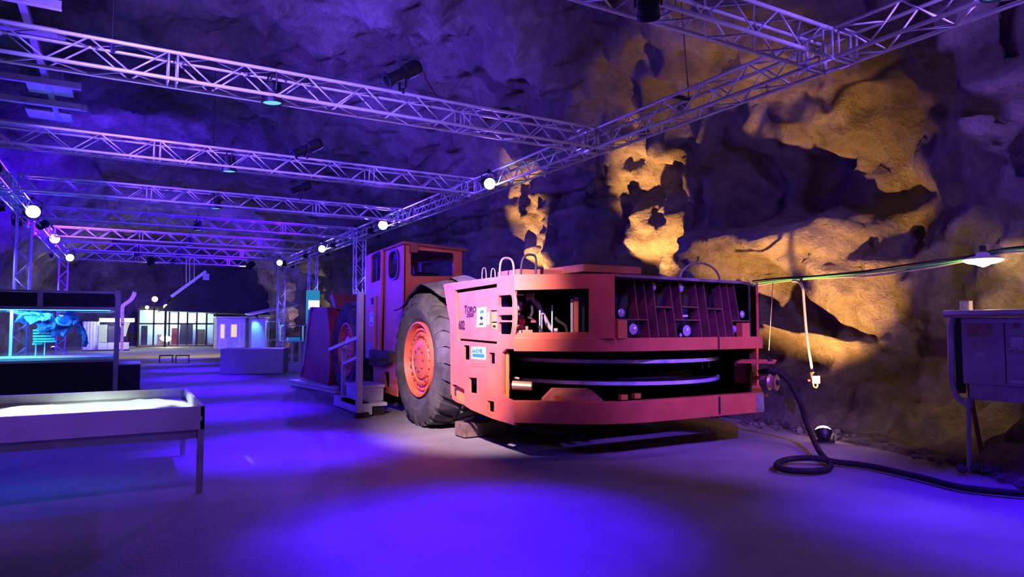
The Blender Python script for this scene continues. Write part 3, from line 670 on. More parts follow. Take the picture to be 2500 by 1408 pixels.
ball(cw(1268, 752, 0.25), 0.035, 'valve_block', 'brass', 0.8)
ball(cw(1270, 742, 0.30), 0.035, 'hose_union', 'greysteel')
for (x0, y0, x1, y1, dp, nm, mt) in ((1401, 725, 1412, 812, 0.22, 'upright_plate', 'orange'), (1393, 729, 1399, 812, 0.24, 'upright_channel', 'greysteel'), (1415, 722, 1428, 812, 0.3, 'upright_beam', 'dark'),
                                  (1270, 805, 1300, 813, 0.12, 'valve_bracket', 'orange'), (1262, 794, 1276, 800, 0.18, 'valve_body', 'orange_in'), (1283, 796, 1289, 808, 0.14, 'valve_stem', 'orange'), (1256, 806, 1272, 815, 0.06, 'hose_fitting', 'greysteel'),
                                  (1296, 782, 1308, 787, 0.2, 'valve_lever', 'red'), (1264, 718, 1278, 721, 0.3, 'warning_tag', 'decal_w')):
    q = [cw(x0, y0, dp), cw(x1, y0, dp), cw(x1, y1, dp), cw(x0, y1, dp)]
    MB().prism(q, -cn*0.04).build(nm, mt, LO)
for (x, y, r) in ((1226, 738, 0.03), (1240, 800, 0.035), (1238, 775, 0.025)):
    p = sdw(x, y, -0.16); MB().bb(p.x, p.x+0.06, p.y-r, p.y+r, p.z-r*1.4, p.z+r*1.2).build('hose_clamp', 'worn_steel', LO)
# cable reel lying flat in the tail
RC = Vector((6.18, 7.95, 0)); RR = 1.56
reel = MB().lathe([(0.75, 0.76), (0.75, 1.30)], RC, (0, 0, 1), 48).build('reel_core', 'dark', LO, smooth=True)
for z, nm in ((1.155, 'upper'), (0.885, 'lower')):
    fl = MB().lathe([(0.5, z-0.008), (RR-0.03, z-0.008), (RR-0.03, z+0.008), (0.5, z+0.008)], RC, (0, 0, 1), 72, True).build('reel_flange', 'dark', LO)
    MB().lathe([(RR-0.035, z-0.022), (RR, z-0.022), (RR, z+0.022), (RR-0.035, z+0.022)], RC, (0, 0, 1), 96, True).build('reel_rim', 'chrome', fl)
mb = MB()
for r in (1.1, 1.17): 
    for z in (0.92, 0.98, 1.04, 1.10): mb.tube([RC+Vector((r*math.cos(t), r*math.sin(t), z)) for t in [2*math.pi*i/48 for i in range(48)]], 0.032, 6, True)
mb.build('wound_cable', 'hose', LO, smooth=True)
# things lying in the reel bay
a = at_y(1232, 946, 7.2); MB().cyl((4.12, 7.18, 0.88), (4.30, 7.02, 0.87), 0.055, 12).build('roller', 'brass', LO)
MB().bb(4.10, 4.13, 7.28, 7.32, 0.72, 1.28).build('guide_post', 'orange_in', LO)
MB().prism([Vector((4.35, 6.95, 0.62)), Vector((4.8, 6.55, 0.62)), Vector((5.1, 6.5, 0.62)), Vector((4.95, 6.7, 0.82)), Vector((4.6, 6.95, 0.82))], (0.1, 0.25, 0.0)).build('reel_mount', 'orange_old', LO)
for (x, y) in ((5.25, 6.5), (5.5, 6.55), (4.5, 6.8)): MB().bb(x, x+0.1, y, y+0.06, 0.70, 0.76).build('bay_bolt', 'orange_in', LO)
for px_ in (1714, 1730): p = at_y(px_, 890, 6.75); MB().cyl((p.x, 6.75, 1.02), (p.x, 6.75, 1.30), 0.013, 6).build('guide_rod', 'worn_steel', LO)
# cable outlet arm on the right rear
MB().prism([at_z(1800, 886, 1.13), at_z(1890, 888, 1.13), at_z(1896, 881, 1.13), at_z(1812, 880, 1.13)], (0, 0, 0.02)).build('outlet_plate', 'orange', LO)
p = at_y(1822, 900, 6.5); MB().bb(p.x-0.12, p.x+0.10, 6.42, 6.6, 0.82, 1.13).build('outlet_bracket', 'orange_old', LO)
MB().bar(at_y(1825, 922, 6.45), at_y(1885, 922, 6.2), 0.05, 0.05).build('outlet_arm', 'orange_old', LO)
pr = at_y(1888, 933, 6.18)
MB().lathe([(0.045, -0.05), (0.11, -0.05), (0.085, -0.02), (0.085, 0.02), (0.11, 0.05), (0.045, 0.05)], pr, (0.35, -1, 0), 24, True).build('cable_roller', 'brass', LO)
MB().cyl(pr+Vector((-0.025, 0.08, 0)), pr+Vector((0.025, -0.08, 0)), 0.03, 10).build('roller_pin', 'dark', LO)
MB().bb(p.x-0.1, p.x+0.3, 6.4, 6.46, 0.62, 0.66).build('outlet_step', 'orange_old', LO)
MB().lathe([(0.001, 0.03), (0.03, 0.03), (0.035, 0)], at_z(1880, 881, 1.15), (0, 0, 1), 10).build('bolt_head', 'dark', LO)
# on top of the deck: rails, boxes, covers
def hoop(pts, r=0.018, nm='grab_rail', mt='orange_in'): MB().tube(pts, r, 8).build(nm, mt, LO, smooth=True)
def topx(x, Y): p = at_y(x, 660, Y); return p.x
Yh = 8.2
def hoop_px(xa, xb, ytop, Y, mt='worn_steel', zb=ZTOP, tilt=0.0):
    a = topx(xa, Y); b = topx(xb, Y); zt = at_y((xa+xb)/2, ytop, Y).z
    c_ = min(0.06, (b-a)*0.22); e_ = min(0.1, (zt-zb)*0.35)
    hoop(smooth_path([(a, Y, zb), (a+tilt*0.5, Y, zt-e_), (a+tilt+c_, Y, zt), (b+tilt-c_, Y, zt), (b+tilt*0.5, Y, zt-e_), (b, Y, zb)], 4), 0.016 if b-a > 0.1 else 0.009, mt=mt)
hoop_px(1221, 1254, 632, 8.0); hoop_px(1271, 1306, 623, 7.6, 'dark', ZTOP, 0.04)
a = topx(1660, 7.4); b = topx(1757, 7.4); zt_ = at_y(1715, 642, 7.4).z; hoop([(a, 7.4, ZTOP)]+[((a+b)/2-(b-a)/2*math.cos(t), 7.4, ZTOP+0.08+(zt_-ZTOP-0.08)*math.sin(t)) for t in [math.pi*i/14 for i in range(15)]]+[(b, 7.4, ZTOP)], 0.016, mt='worn_steel')
hoop_px(1177, 1187, 655, 8.8); hoop_px(1199, 1209, 657, 8.7)
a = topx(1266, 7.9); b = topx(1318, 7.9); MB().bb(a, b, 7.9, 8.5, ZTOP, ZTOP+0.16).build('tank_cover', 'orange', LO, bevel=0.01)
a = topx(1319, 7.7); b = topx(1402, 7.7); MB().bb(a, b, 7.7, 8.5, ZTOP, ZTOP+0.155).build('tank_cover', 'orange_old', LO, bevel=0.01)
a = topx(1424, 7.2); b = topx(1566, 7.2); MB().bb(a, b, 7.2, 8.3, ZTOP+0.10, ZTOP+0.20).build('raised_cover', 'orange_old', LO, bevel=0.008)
MB().bb(a+0.08, b-0.08, 7.35, 8.2, ZTOP, ZTOP+0.11).build('cover_riser', 'dark', LO)
for xx in (1393, 1400): p = topx(xx, 7.4); MB().tube([(p, 7.4, ZTOP), (p, 7.4, ZTOP+0.06), (p+0.05, 7.4, ZTOP+0.06), (p+0.05, 7.4, ZTOP)], 0.01, 6).build('lifting_eye', 'orange', LO)
# heap of dust and kit along the deck towards the cab
mb = MB(); n = 26
for j in range(9):
    for i in range(n):
        x = 4.5+2.6*i/(n-1); y = 8.9+2.4*j/8; hh = 0.16*max(0, noise.noise(Vector((x*2, y*2, 1)))+0.45)*math.sin(math.pi*j/8)
        mb.v.append(Vector((x, y, ZTOP+0.012+hh)))
for j in range(8):
    for i in range(n-1): mb.f.append((j*n+i, j*n+i+1, (j+1)*n+i+1, (j+1)*n+i))
mb.build('dusty_cover', 'dust', LO, smooth=True)

# wheels
UB = []
def unit_bolt():
    if not UB:
        me = MB().cyl((0, 0, -0.01), (0, 0, 0.03), 0.015, 6).mesh('bolt'); me.materials.append(M['orange_old']); UB.append(me)
    return UB[0]
def wheel(cx_, cy_, cz, side, label=None):
    """side -1: outer face looks to -X"""
    R = 1.065; W = 0.86; ax = Vector((side, 0, 0)); c = Vector((cx_, cy_, cz))
    prof = [(0.56, 0.30), (0.66, 0.38), (0.80, 0.425), (0.92, 0.42), (1.0, 0.385), (1.035, 0.32), (1.045, 0.18), (1.045, -0.18), (1.035, -0.32), (1.0, -0.385), (0.92, -0.42), (0.80, -0.425), (0.66, -0.38), (0.56, -0.30)]
    mb = MB().lathe(prof, c, ax, 64)
    nl = 26
    for k in range(nl):
        for s in (-1, 1):
            t0 = 2*math.pi*(k+(0.5 if s > 0 else 0))/nl; dt = 2*math.pi/nl
            def pt(r, t, w_): return c + Vector((0, math.cos(t), math.sin(t)))*r + ax*w_
            a0, a1 = t0, t0+dt*0.55; sk = dt*0.55
            vs = []
            for r in (1.02, R+0.015):
                vs += [pt(r, a0+sk, 0.03*s), pt(r, a1+sk, 0.03*s), pt(r-0.015, a1, 0.36*s), pt(r-0.015, a0, 0.36*s)]
            vs += [pt(0.90, a1, 0.435*s), pt(0.90, a0, 0.435*s), pt(0.88, a1, 0.40*s), pt(0.88, a0, 0.40*s)]
            mb.add(vs, [(4, 5, 6, 7), (0, 4, 7, 3), (1, 2, 6, 5), (0, 1, 5, 4), (7, 6, 8, 9), (6, 2, 10, 8), (3, 7, 9, 11)])
    w_ = MB(); tire = mb.build('tire', 'rubber', LO)
    rim = [(0.60, 0.30), (0.605, 0.39), (0.58, 0.395), (0.565, 0.37), (0.545, 0.30), (0.51, 0.285), (0.50, 0.325), (0.475, 0.33), (0.465, 0.295), (0.435, 0.285), (0.425, 0.33), (0.375, 0.335), (0.36, 0.30), (0.33, 0.295), (0.31, 0.335), (0.22, 0.35), (0.001, 0.355)]
    rm = MB().lathe(rim, c, ax, 48).build('wheel_rim', 'orange' , LO, smooth=False)
    if side < 0:
        bm_ = unit_bolt()
        for n_, rr_, h_ in ((20, 0.40, 0.333), (8, 0.18, 0.35)):
            for k in range(n_):
                t = 2*math.pi*k/n_; b = bpy.data.objects.new('bolt', bm_); COL.objects.link(b); b.parent = rm
                b.location = c+Vector((0, math.cos(t), math.sin(t)))*rr_+ax*h_-base_of(rm); b.rotation_euler = (0, -math.pi/2, 0)
    return tire
wheel(4.50, 10.25, 1.06, -1); wheel(4.66, 14.90, 1.06, -1); wheel(7.88, 10.25, 1.06, 1); wheel(7.75, 14.90, 1.06, 1)
MB().cyl((4.8, 10.25, 1.06), (7.6, 10.25, 1.06), 0.28, 14).build('axle', 'dark', LO); MB().cyl((4.9, 14.9, 1.06), (7.5, 14.9, 1.06), 0.28, 14).build('axle', 'dark', LO)
MB().bb(5.15, 7.2, 9.0, 12.3, 0.75, 2.1).build('rear_frame', 'dark', LO)
MB().bb(5.7, 6.7, 12.2, 13.4, 0.7, 1.8).build('articulation_joint', 'dark', LO)
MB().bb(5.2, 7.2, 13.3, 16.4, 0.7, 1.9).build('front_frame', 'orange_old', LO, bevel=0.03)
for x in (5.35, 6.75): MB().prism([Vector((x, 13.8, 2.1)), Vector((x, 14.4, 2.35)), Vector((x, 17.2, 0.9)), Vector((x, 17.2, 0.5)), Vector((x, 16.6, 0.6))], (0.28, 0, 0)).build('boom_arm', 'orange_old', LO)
MB().cyl((6.2, 14.2, 1.9), (6.2, 17.0, 1.3), 0.13, 14).build('tilt_cylinder', 'greysteel', LO)
# mudguard rubber draped over the rear wheel
mb = MB(); nx_, ny_ = 14, 10
for k in (0, 1):
    for j in range(ny_+1):
        for i in range(nx_+1):
            u = i/nx_; v = j/ny_; x = 4.15+0.95*v; y = 9.02+2.45*u
            z = 2.16+0.17*math.sin(math.pi*min(1, u*1.15))**2 - 0.16*max(0, u-0.72)/0.28 - (0.10+0.06*math.sin(9*u))*max(0, 0.35-v)/0.35 + 0.03*noise.noise(Vector((x*3, y*3, 0)))
            mb.v.append(Vector((x, y, z-0.02*k)))
m_ = (nx_+1)*(ny_+1)
for k in (0, 1):
    for j in range(ny_):
        for i in range(nx_):
            a = k*m_+j*(nx_+1)+i; mb.f.append((a, a+1, a+nx_+2, a+nx_+1))
for i in range(nx_): mb.f.append((i, i+1, m_+i+1, m_+i))
for j in range(ny_):
    a = j*(nx_+1); b = a+nx_; mb.f.append((a, a+nx_+1, m_+a+nx_+1, m_+a)); mb.f.append((b, b+nx_+1, m_+b+nx_+1, m_+b))
mb.build('mudguard', 'mat_rubber', LO, smooth=True, label='drooping grey rubber mudguard over the rear wheel')

# cab
XC, Y0C, Y1C, X1C = 4.35, 11.55, 13.5, 5.52
def cb(x, y): p = at_x(x, y, XC); return (-p.y, p.z)
def cr(x, y): p = at_y(x, y, Y0C); return (p.x, p.z)
CO = Vector((XC, 0, 0))
ztop = 3.10
ov = cb(962, 646)
def oval(c, a, b, n=24, pw=3.0): return [(c[0]+a*math.copysign(abs(math.cos(t))**(2/pw), math.cos(t)), c[1]+b*math.copysign(abs(math.sin(t))**(2/pw), math.sin(t))) for t in [2*math.pi*i/n for i in range(n)]]
ud = cb(938, 700)[0]
quarter = plate([(ud, ztop-0.02), (-Y0C, ztop), (-Y0C, 0.78), (cb(968, 870)[0], 0.78), (cb(968, 862)[0], 1.02), (ud, 1.02)], [oval(ov, 0.25, 0.265)], 0.04, CO, SU, SV, -0.02).build('cab_side', 'orange', LO, bevel=0.006)
rim_o = plate(oval(ov, 0.275, 0.29), [oval(ov, 0.235, 0.25)], 0.03, CO, SU, SV, 0.008).build('window_seal', 'black', LO)
plate(oval(ov, 0.245, 0.26), [], 0.006, CO, SU, SV, -0.02).build('window_pane', 'cabglass', LO)
# door, proud of the side
dwin = round_poly(px_loop(cb, [(911, 624), (936, 612), (934, 684), (910, 692)]), 0.09)
dr = plate([(-Y1C-0.10, ztop-0.07), (ud, ztop-0.03), (ud-0.02, 2.2), (ud-0.10, 0.72+0.28), (-Y1C-0.06, 0.98)], [dwin], 0.04, CO, SU, SV, 0.03).build('cab_door', 'orange', LO, bevel=0.006)
plate(round_poly(px_loop(cb, [(912, 625), (935, 614), (933, 682), (911, 690)]), 0.08), [], 0.006, CO, SU, SV, 0.03).build('window_pane', 'cabglass', dr)
dlab = plate(px_loop(cb, [(909, 763), (918, 762), (918, 795), (909, 795)]), [], 0.004, CO, SU, SV, 0.052).build('sticker', 'decal_w', dr)
plate(px_loop(cb, [(911.5, 770), (914, 767), (916.5, 766), (916, 773), (914, 771)]), [], 0.003, CO, SU, SV, 0.056).build('emblem', 'decal_b', dlab)
plate(px_loop(cb, [(911, 787), (916, 787), (916, 791), (911, 791)]), [], 0.003, CO, SU, SV, 0.056).build('small_print', 'decal_k', dlab)
plate(px_loop(cb, [(912, 727), (922, 726), (922, 743), (912, 743)]), [], 0.01, CO, SU, SV, 0.05).build('door_vent', 'dark', dr)
plate(px_loop(cb, [(921, 722), (925, 722), (924, 850), (920, 850)]), [], 0.03, CO, SU, SV, 0.06).build('door_grip', 'orange_in', dr)
plate(px_loop(cb, [(900, 835), (919, 835), (918, 878), (899, 872)]), [], 0.03, CO, SU, SV, 0.04).build('door_skirt', 'worn_steel', dr)
# rear wall of the cab with its wide window
rw = round_poly(px_loop(cr, [(1003, 609), (1108, 617), (1107, 674), (1003, 674)]), 0.06)
plate([(XC+0.02, 2.0), (X1C, 2.0), (X1C, 3.02), (XC+0.02, ztop)], [rw], 0.05, (0, Y0C, 0), (1, 0, 0), (0, 0, 1), -0.025).build('cab_back', 'orange', LO, bevel=0.006)
plate([(XC+0.15, 2.0), (X1C-0.12, 2.0), (X1C-0.12, 2.95), (XC+0.15, 2.98)], [round_poly([(XC+0.25, 2.25), (X1C-0.2, 2.25), (X1C-0.2, 2.9), (XC+0.25, 2.9)], 0.12)], 0.04, (0, Y1C, 0), (1, 0, 0), (0, 0, 1), 0).build('cab_front', 'orange', LO)
plate([(-Y1C, 2.0), (-Y0C-0.1, 2.0), (-Y0C-0.1, 3.0), (-Y1C, 2.95)], [round_poly([(-Y1C+0.15, 2.2), (-Y0C-0.3, 2.2), (-Y0C-0.3, 2.88), (-Y1C+0.15, 2.85)], 0.12)], 0.04, (X1C-0.05, 0, 0), SU, SV, 0).build('cab_side', 'orange', LO)
plate(rw, [], 0.006, (0, Y0C, 0), (1, 0, 0), (0, 0, 1), -0.03).build('window_pane', 'cabglass', LO)
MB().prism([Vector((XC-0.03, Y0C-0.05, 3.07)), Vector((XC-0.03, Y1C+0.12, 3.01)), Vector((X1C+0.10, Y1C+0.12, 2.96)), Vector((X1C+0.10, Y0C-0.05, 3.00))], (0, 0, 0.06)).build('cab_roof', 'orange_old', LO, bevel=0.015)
a = cr(998, 597); b = cr(1012, 618); MB().bb(a[0], b[0]+0.02, Y0C-0.12, Y0C-0.02, b[1], a[1]).build('roof_lamp_box', 'orange_old', LO, bevel=0.01)
MB().bb(XC+0.04, X1C-0.1, Y0C+0.05, Y1C-0.05, 0.95, 2.0).build('cab_base', 'dark', LO)
MB().bb(4.75, 5.25, 12.1, 12.6, 2.0, 2.12).build('seat', 'black', LO, bevel=0.04); MB().bb(4.75, 5.25, 11.98, 12.1, 2.05, 2.62).build('seat_back', 'black', LO, bevel=0.04)
MB().lathe([(0.16, -0.012), (0.185, 0), (0.16, 0.012), (0.14, 0)], (5.0, 13.0, 2.35), (0, -0.5, 1), 20, True).build('steering_wheel', 'black', LO)
# lower step panel under the cab
plate([cb(918, 886), cb(974, 868), cb(976, 968), cb(918, 946)], [round_poly(px_loop(cb, [(944, 908), (957, 906), (957, 944), (949, 944)]), 0.06)], 0.03, CO, SU, SV, 0.04).build('step_panel', 'orange', LO, bevel=0.005)
plate(px_loop(cb, [(917, 853), (969, 858), (968, 884), (940, 894), (917, 890)]), [], 0.16, CO, SU, SV, 0.06).build('cab_step', 'mat_rubber', LO)
# bucket
bp = [(16.55, 0.16), (19.55, 0.16), (19.62, 0.24), (19.25, 0.5), (18.55, 2.02), (18.35, 2.10), (16.75, 2.05), (16.45, 1.4), (16.4, 0.5)]
bk = MB().prism([Vector((4.33, y, z)) for y, z in bp], (0.05, 0, 0)).build('bucket_side', 'bucket', LO)
MB().prism([Vector((8.0, y, z)) for y, z in bp], (0.05, 0, 0)).build('bucket_side', 'bucket', LO)
MB().prism([Vector((4.38, y, z)) for y, z in ((16.4, 0.5), (16.55, 0.16), (19.55, 0.16), (19.55, 0.2), (16.65, 0.22), (16.5, 0.5), (16.55, 1.4), (16.85, 2.0), (16.75, 2.05), (16.45, 1.4))], (3.62, 0, 0)).build('bucket_shell', 'bucket', LO)
MB().prism([Vector((4.30, y, z)) for y, z in ((19.62, 0.22), (19.25, 0.5), (18.55, 2.02), (18.35, 2.10), (18.2, 2.06), (18.42, 1.95), (19.05, 0.55), (19.3, 0.24))], (0.11, 0, 0)).build('side_cutter', 'worn_steel', LO, label='worn bare-steel cutting edge of the bucket side')
MB().prism([Vector((4.5, y, z)) for y, z in ((16.8, 2.05), (17.2, 2.35), (16.9, 2.4), (16.5, 2.0))], (3.2, 0, 0)).build('bucket_lip', 'orange_old', LO)

# timber chock against the rear tyre
mb = MB().bb(4.25, 4.95, 8.80, 9.12, 0.0, 0.20); tag(mb.build('timber_block', 'timber', bevel=0.015), 'dark timber block lying against the loader rear tyre', 'block')

# visitor steps beside the cab
ST = thing('visitor_steps', 'white visitor steps with handrail leading up to the loader cab', 'steps', (3.75, 12.1, 0))
pb = at_z(876, 1018); topz = at_y(878, 712, pb.y).z
MB().bb(pb.x-0.05, pb.x+0.05, pb.y-0.05, pb.y+0.05, 0.0, topz).build('post', 'white', ST, bevel=0.004)
MB().bb(pb.x-0.09, pb.x+0.16, pb.y-0.09, pb.y+0.09, 0.0, 0.08).build('foot', 'dark', ST)
p2 = at_z(838, 990); zt2 = at_y(840, 838, p2.y).z
MB().bb(p2.x-0.04, p2.x+0.04, p2.y-0.04, p2.y+0.04, 0.0, zt2).build('post', 'white', ST, bevel=0.004)
MB().bar((p2.x-0.05, p2.y+0.9, at_y(812, 853, p2.y+0.9).z), (pb.x, pb.y, at_y(870, 822, pb.y).z), 0.06, 0.06).build('handrail', 'white', ST)
MB().bar((p2.x, p2.y, at_y(840, 888, p2.y).z), (pb.x, pb.y, at_y(866, 870, pb.y).z), 0.05, 0.05).build('midrail', 'white', ST)
MB().bb(p2.x, pb.x+0.05, pb.y, p2.y, 0.03, 0.22).build('stringer', 'white', ST)
MB().bb(pb.x+0.05, pb.x+0.55, pb.y+0.1, pb.y+1.3, 0.16, 0.22).build('tread', 'white', ST); MB().bb(pb.x+0.08, pb.x+0.52, pb.y+0.15, pb.y+1.3, 0.0, 0.16).build('box_base', 'dark', ST)
MB().bb(pb.x+0.15, pb.x+0.60, pb.y+0.45, pb.y+1.3, 0.22, 0.46).build('box_base', 'white', ST); MB().bb(pb.x+0.12, pb.x+0.62, pb.y+0.42, pb.y+1.32, 0.46, 0.51).build('tread', 'white', ST)
# low board by the bucket
pa = at_z(706, 940); pc = at_z(812, 966)
t = thing('low_platform', 'low white platform on the floor under the loader bucket', 'platform', (4.1, 17.5, 0))
MB().prism([Vector((pa.x, pa.y, 0.10)), Vector((pc.x+0.15, pc.y+0.4, 0.10)), Vector((pc.x+0.6, pc.y+0.4, 0.10)), Vector((pa.x+0.6, pa.y, 0.10))], (0, 0, 0.05)).build('top_board', 'white', t)
MB().prism([Vector((pa.x+0.03, pa.y-0.02, 0.0)), Vector((pc.x+0.18, pc.y+0.45, 0.0)), Vector((pc.x+0.55, pc.y+0.45, 0.0)), Vector((pa.x+0.55, pa.y-0.02, 0.0))], (0, 0, 0.10)).build('frame', 'white', t)
# sign behind the bucket
sgp = at_y(766, 740, 20.6)
t = thing('info_sign', 'blue and white glowing information sign standing beyond the bucket', 'sign', (sgp.x, 20.6, 0))
a = at_y(748, 790, 20.6); b = at_y(781, 709, 20.6); c = at_y(748, 755, 20.6)
M['sign_b'] = emit('sign_blue', (0.02, 0.42, 0.75), 0.55); M['sign_w'] = emit('sign_white', (0.75, 0.9, 1.0), 1.6)
MB().bb(a.x+0.04, b.x, 20.6, 20.64, c.z, b.z).build('board', 'sign_b', t); MB().bb(a.x, a.x+0.06, 20.6, 20.66, a.z, b.z).build('edge_strip', 'sign_b', t)
MB().bb(a.x+0.05, b.x-0.01, 20.59, 20.598, c.z, at_y(760, 733, 20.6).z).build('white_field', 'sign_w', t)
for x in (a.x+0.05, b.x-0.05): MB().bb(x-0.02, x+0.02, 20.64, 20.68, 0, b.z-0.05).build('post', 'greysteel', t)

# ================================================================== CABLE, WALL LAMP, CABINET
fl = [at_y(1852, 908, 6.35), at_y(1885, 905, 6.2), at_y(1920, 925, 6.1), at_y(1950, 975, 6.0), at_y(1972, 1040, 5.9), at_z(2000, 1100, 0.10), at_z(2024, 1128, 0.045), at_z(2022, 1143, 0.04), at_z(1975, 1150, 0.04), at_z(1910, 1145, 0.04), at_z(1897, 1132, 0.05), at_z(1930, 1120, 0.06), at_z(1990, 1118, 0.08), at_z(2040, 1127, 0.05), at_z(2120, 1137, 0.04), at_z(2240, 1163, 0.04), at_z(2340, 1188, 0.04), at_z(2440, 1200, 0.04), at_z(2530, 1208, 0.04)]
fl += [Vector((7.7, 2.4, 0.04)), Vector((8.0, 1.2, 0.04))]
tag(MB().tube(smooth_path(fl, 8), 0.034, 10).build('trailing_cable', 'hose', smooth=True), 'thick black trailing cable looped on the floor behind the loader', 'cable')

CB = thing('electrical_cabinet', 'grey electrical cabinet under a board roof on a tube stand by the rock wall', 'cabinet', (8.3, 3.7, 0))
XE = 8.22
def ce(x, y, X=XE): return at_x(x, y, X)
yb0 = ce(2350, 900).y; zc1 = ce(2350, 776).z; zc0 = ce(2360, 936).z; yb1 = 2.75
MB().bb(XE, XE+0.32, yb1, yb0, zc0, zc1).build('box', 'grey', CB, bevel=0.008)
MB().bb(XE+0.02, XE+0.28, yb1+0.1, yb0-0.05, ce(2380, 975).z, zc0).build('lower_box', 'grey', CB, bevel=0.008)
zr = ce(2330, 762).z
MB().bb(XE-0.10, XE+0.42, yb1-0.1, yb0+0.14, zr-0.03, zr+0.02).build('roof_board', 'white', CB, bevel=0.005)
MB().bb(XE-0.105, XE-0.08, yb1-0.1, yb0+0.14, zr-0.065, zr-0.03).build('edge_strip', 'pinewood', CB)
MB().bb(XE-0.02, XE, yb1, yb0-0.01, zc1-0.055, zc1-0.01).build('cornice', 'white', CB)
q = ce(2354, 745); MB().bb(XE+0.0, XE+0.08, q.y-0.05, q.y+0.05, zr+0.02, q.z+0.05).build('roof_stub', 'white', CB)
tb = [ce(2334, 765, XE-0.03), ce(2322, 790, XE-0.03), ce(2322, 860, XE-0.03), ce(2324, 930, XE-0.03), ce(2334, 965, XE-0.03), ce(2352, 982, XE-0.03), ce(2368, 985, XE-0.03)]
MB().tube(smooth_path(tb, 5), 0.034, 10).build('bent_tube', 'greysteel', CB, smooth=True)
MB().bb(XE+0.05, XE+0.10, yb0+0.02, yb0+0.10, ce(2340, 960).z, zr).build('side_beam', 'dark', CB)
pb_ = at_z(2367, 1150); q = ce(2364, 985, XE-0.03)
MB().cyl((pb_.x, pb_.y, 0), (q.x, q.y, q.z), 0.024, 10).build('leg', 'greysteel', CB); MB().cyl(q+Vector((0, 0, -0.04)), q+Vector((0, 0, 0.06)), 0.045, 10).build('clamp', 'greysteel', CB)
MB().cyl((XE+0.45, pb_.y+0.12, 0), (XE+0.3, pb_.y+0.18, zc0), 0.026, 10).build('leg', 'rust', CB)
MB().cyl((XE-0.02, 2.8, 0), (XE-0.02, 2.8, zc0), 0.024, 10).build('leg', 'greysteel', CB); MB().cyl((XE+0.45, 2.85, 0), (XE+0.3, 2.85, zc0), 0.026, 10).build('leg', 'rust', CB)
def ceq(x0, y0, x1, y1, nm, mt, off=0.006):
    a = ce(x0, y0, XE); b = ce(x1, y1, XE); MB().bb(XE-off, XE-0.0005, min(a.y, b.y), max(a.y, b.y), min(a.z, b.z), max(a.z, b.z)).build(nm, mt, CB)
M['label_t'] = pbr('tan_label', (0.50, 0.30, 0.19), 0.7, var=0.3, scale=12)
ceq(2360, 792, 2422, 821, 'paper_label', 'label_t'); ceq(2381, 861, 2405, 872, 'paper_label', 'white'); ceq(2371, 828, 2420, 852, 'faded_label', 'greysteel', 0.004)
ceq(2468, 822, 2500, 856, 'notice', 'white'); ceq(2466, 926, 2500, 936, 'plate_strip', 'white', 0.012); ceq(2452, 772, 2456, 935, 'door_gap', 'dark', 0.003); ceq(2472, 778, 2490, 800, 'faded_label', 'label_t', 0.004)
MB().tube(smooth_path([ce(2461, 857, XE-0.04), ce(2475, 850, XE-0.06), ce(2490, 862, XE-0.07), ce(2510, 876, XE-0.05)], 5), 0.014, 8).build('handle', 'greysteel', CB, smooth=True)

# enamel wall lamp
LP = Vector((8.55, 4.03, 2.33)); q = at_x(2400, 636, 8.55); LP = q
WL = thing('wall_lamp', 'glowing enamel dish lamp on a wall arm above the electrical cabinet', 'lamp', LP)
MB().lathe([(0.04, 0.10), (0.06, 0.09), (0.075, 0.055), (0.13, 0.045), (0.205, 0.018), (0.203, 0.012), (0.128, 0.035), (0.06, 0.045)], LP, (0, 0, 1), 36, True).build('shade', 'enamel', WL, smooth=True)
MB().lathe([(0.06, 0.034), (0.13, 0.026), (0.198, 0.008), (0.20, -0.004), (0.15, -0.028), (0.07, -0.045), (0.05, -0.06)], LP, (0, 0, 1), 36).build('glow_dish', emit('dish_glow', (1.0, 0.66, 0.28), 7), WL, smooth=True)  # glowing dish added to stand for the bloom around the lamp
MB().lathe([(0.001, -0.075), (0.03, -0.065), (0.048, -0.03), (0.042, 0.01), (0.028, 0.05), (0.001, 0.05)], LP, (0, 0, 1), 20).build('bulb', 'bulb', WL, smooth=True)
MB().cyl(LP+Vector((0, 0, 0.09)), LP+Vector((0, 0, 0.17)), 0.035, 12).build('socket', 'dark', WL)
MB().tube(smooth_path([LP+Vector((0, 0, 0.15)), LP+Vector((0.1, -0.05, 0.19)), LP+Vector((0.4, -0.12, 0.12)), LP+Vector((1.2, -0.2, 0.05))], 5), 0.014, 8).build('arm', 'greysteel', WL, smooth=True)
lamp('POINT', 'bulb_light', LP+Vector((0.0, 0, -0.12)), 55, (1.0, 0.58, 0.2), WL, radius=0.05)
# cable bundle along the wall
CBL = [at_x(1836, 692, 9.0), at_x(1900, 684, 9.0), at_x(1990, 676, 8.95), at_x(2110, 666, 8.9), at_x(2240, 650, 8.8), at_x(2360, 632, 8.7), at_x(2440, 612, 8.7), at_x(2520, 606, 8.9)]
for k, (mt, dz, lab) in enumerate((('green', 0.0, 'green cable slung along the rock wall'), ('hose', 0.028, 'black cable slung above the green one on the rock wall'), ('greysteel', -0.03, 'pale grey cable slung below the green one on the rock wall'))):
    pts = [p+Vector((0.01*k, 0, dz*(1+0.5*math.sin(i*1.7+k)))) for i, p in enumerate(CBL)]
    tag(MB().tube(smooth_path(pts, 6), 0.013, 8).build('slung_cable', mt, smooth=True), lab, 'cable')
CND = [at_x(1935, 686, 8.95), at_x(1950, 688, 8.93), at_x(1960, 705, 8.9), at_x(1963, 740, 8.9), at_x(1970, 820, 8.85), at_x(1983, 905, 8.8)]
t = thing('drop_cable', 'pale bent conduit hanging from the wall cables down to a plug', 'cable', CND[-1])
MB().tube(smooth_path(CND, 6), 0.020, 8).build('conduit', 'greysteel', t, smooth=True)
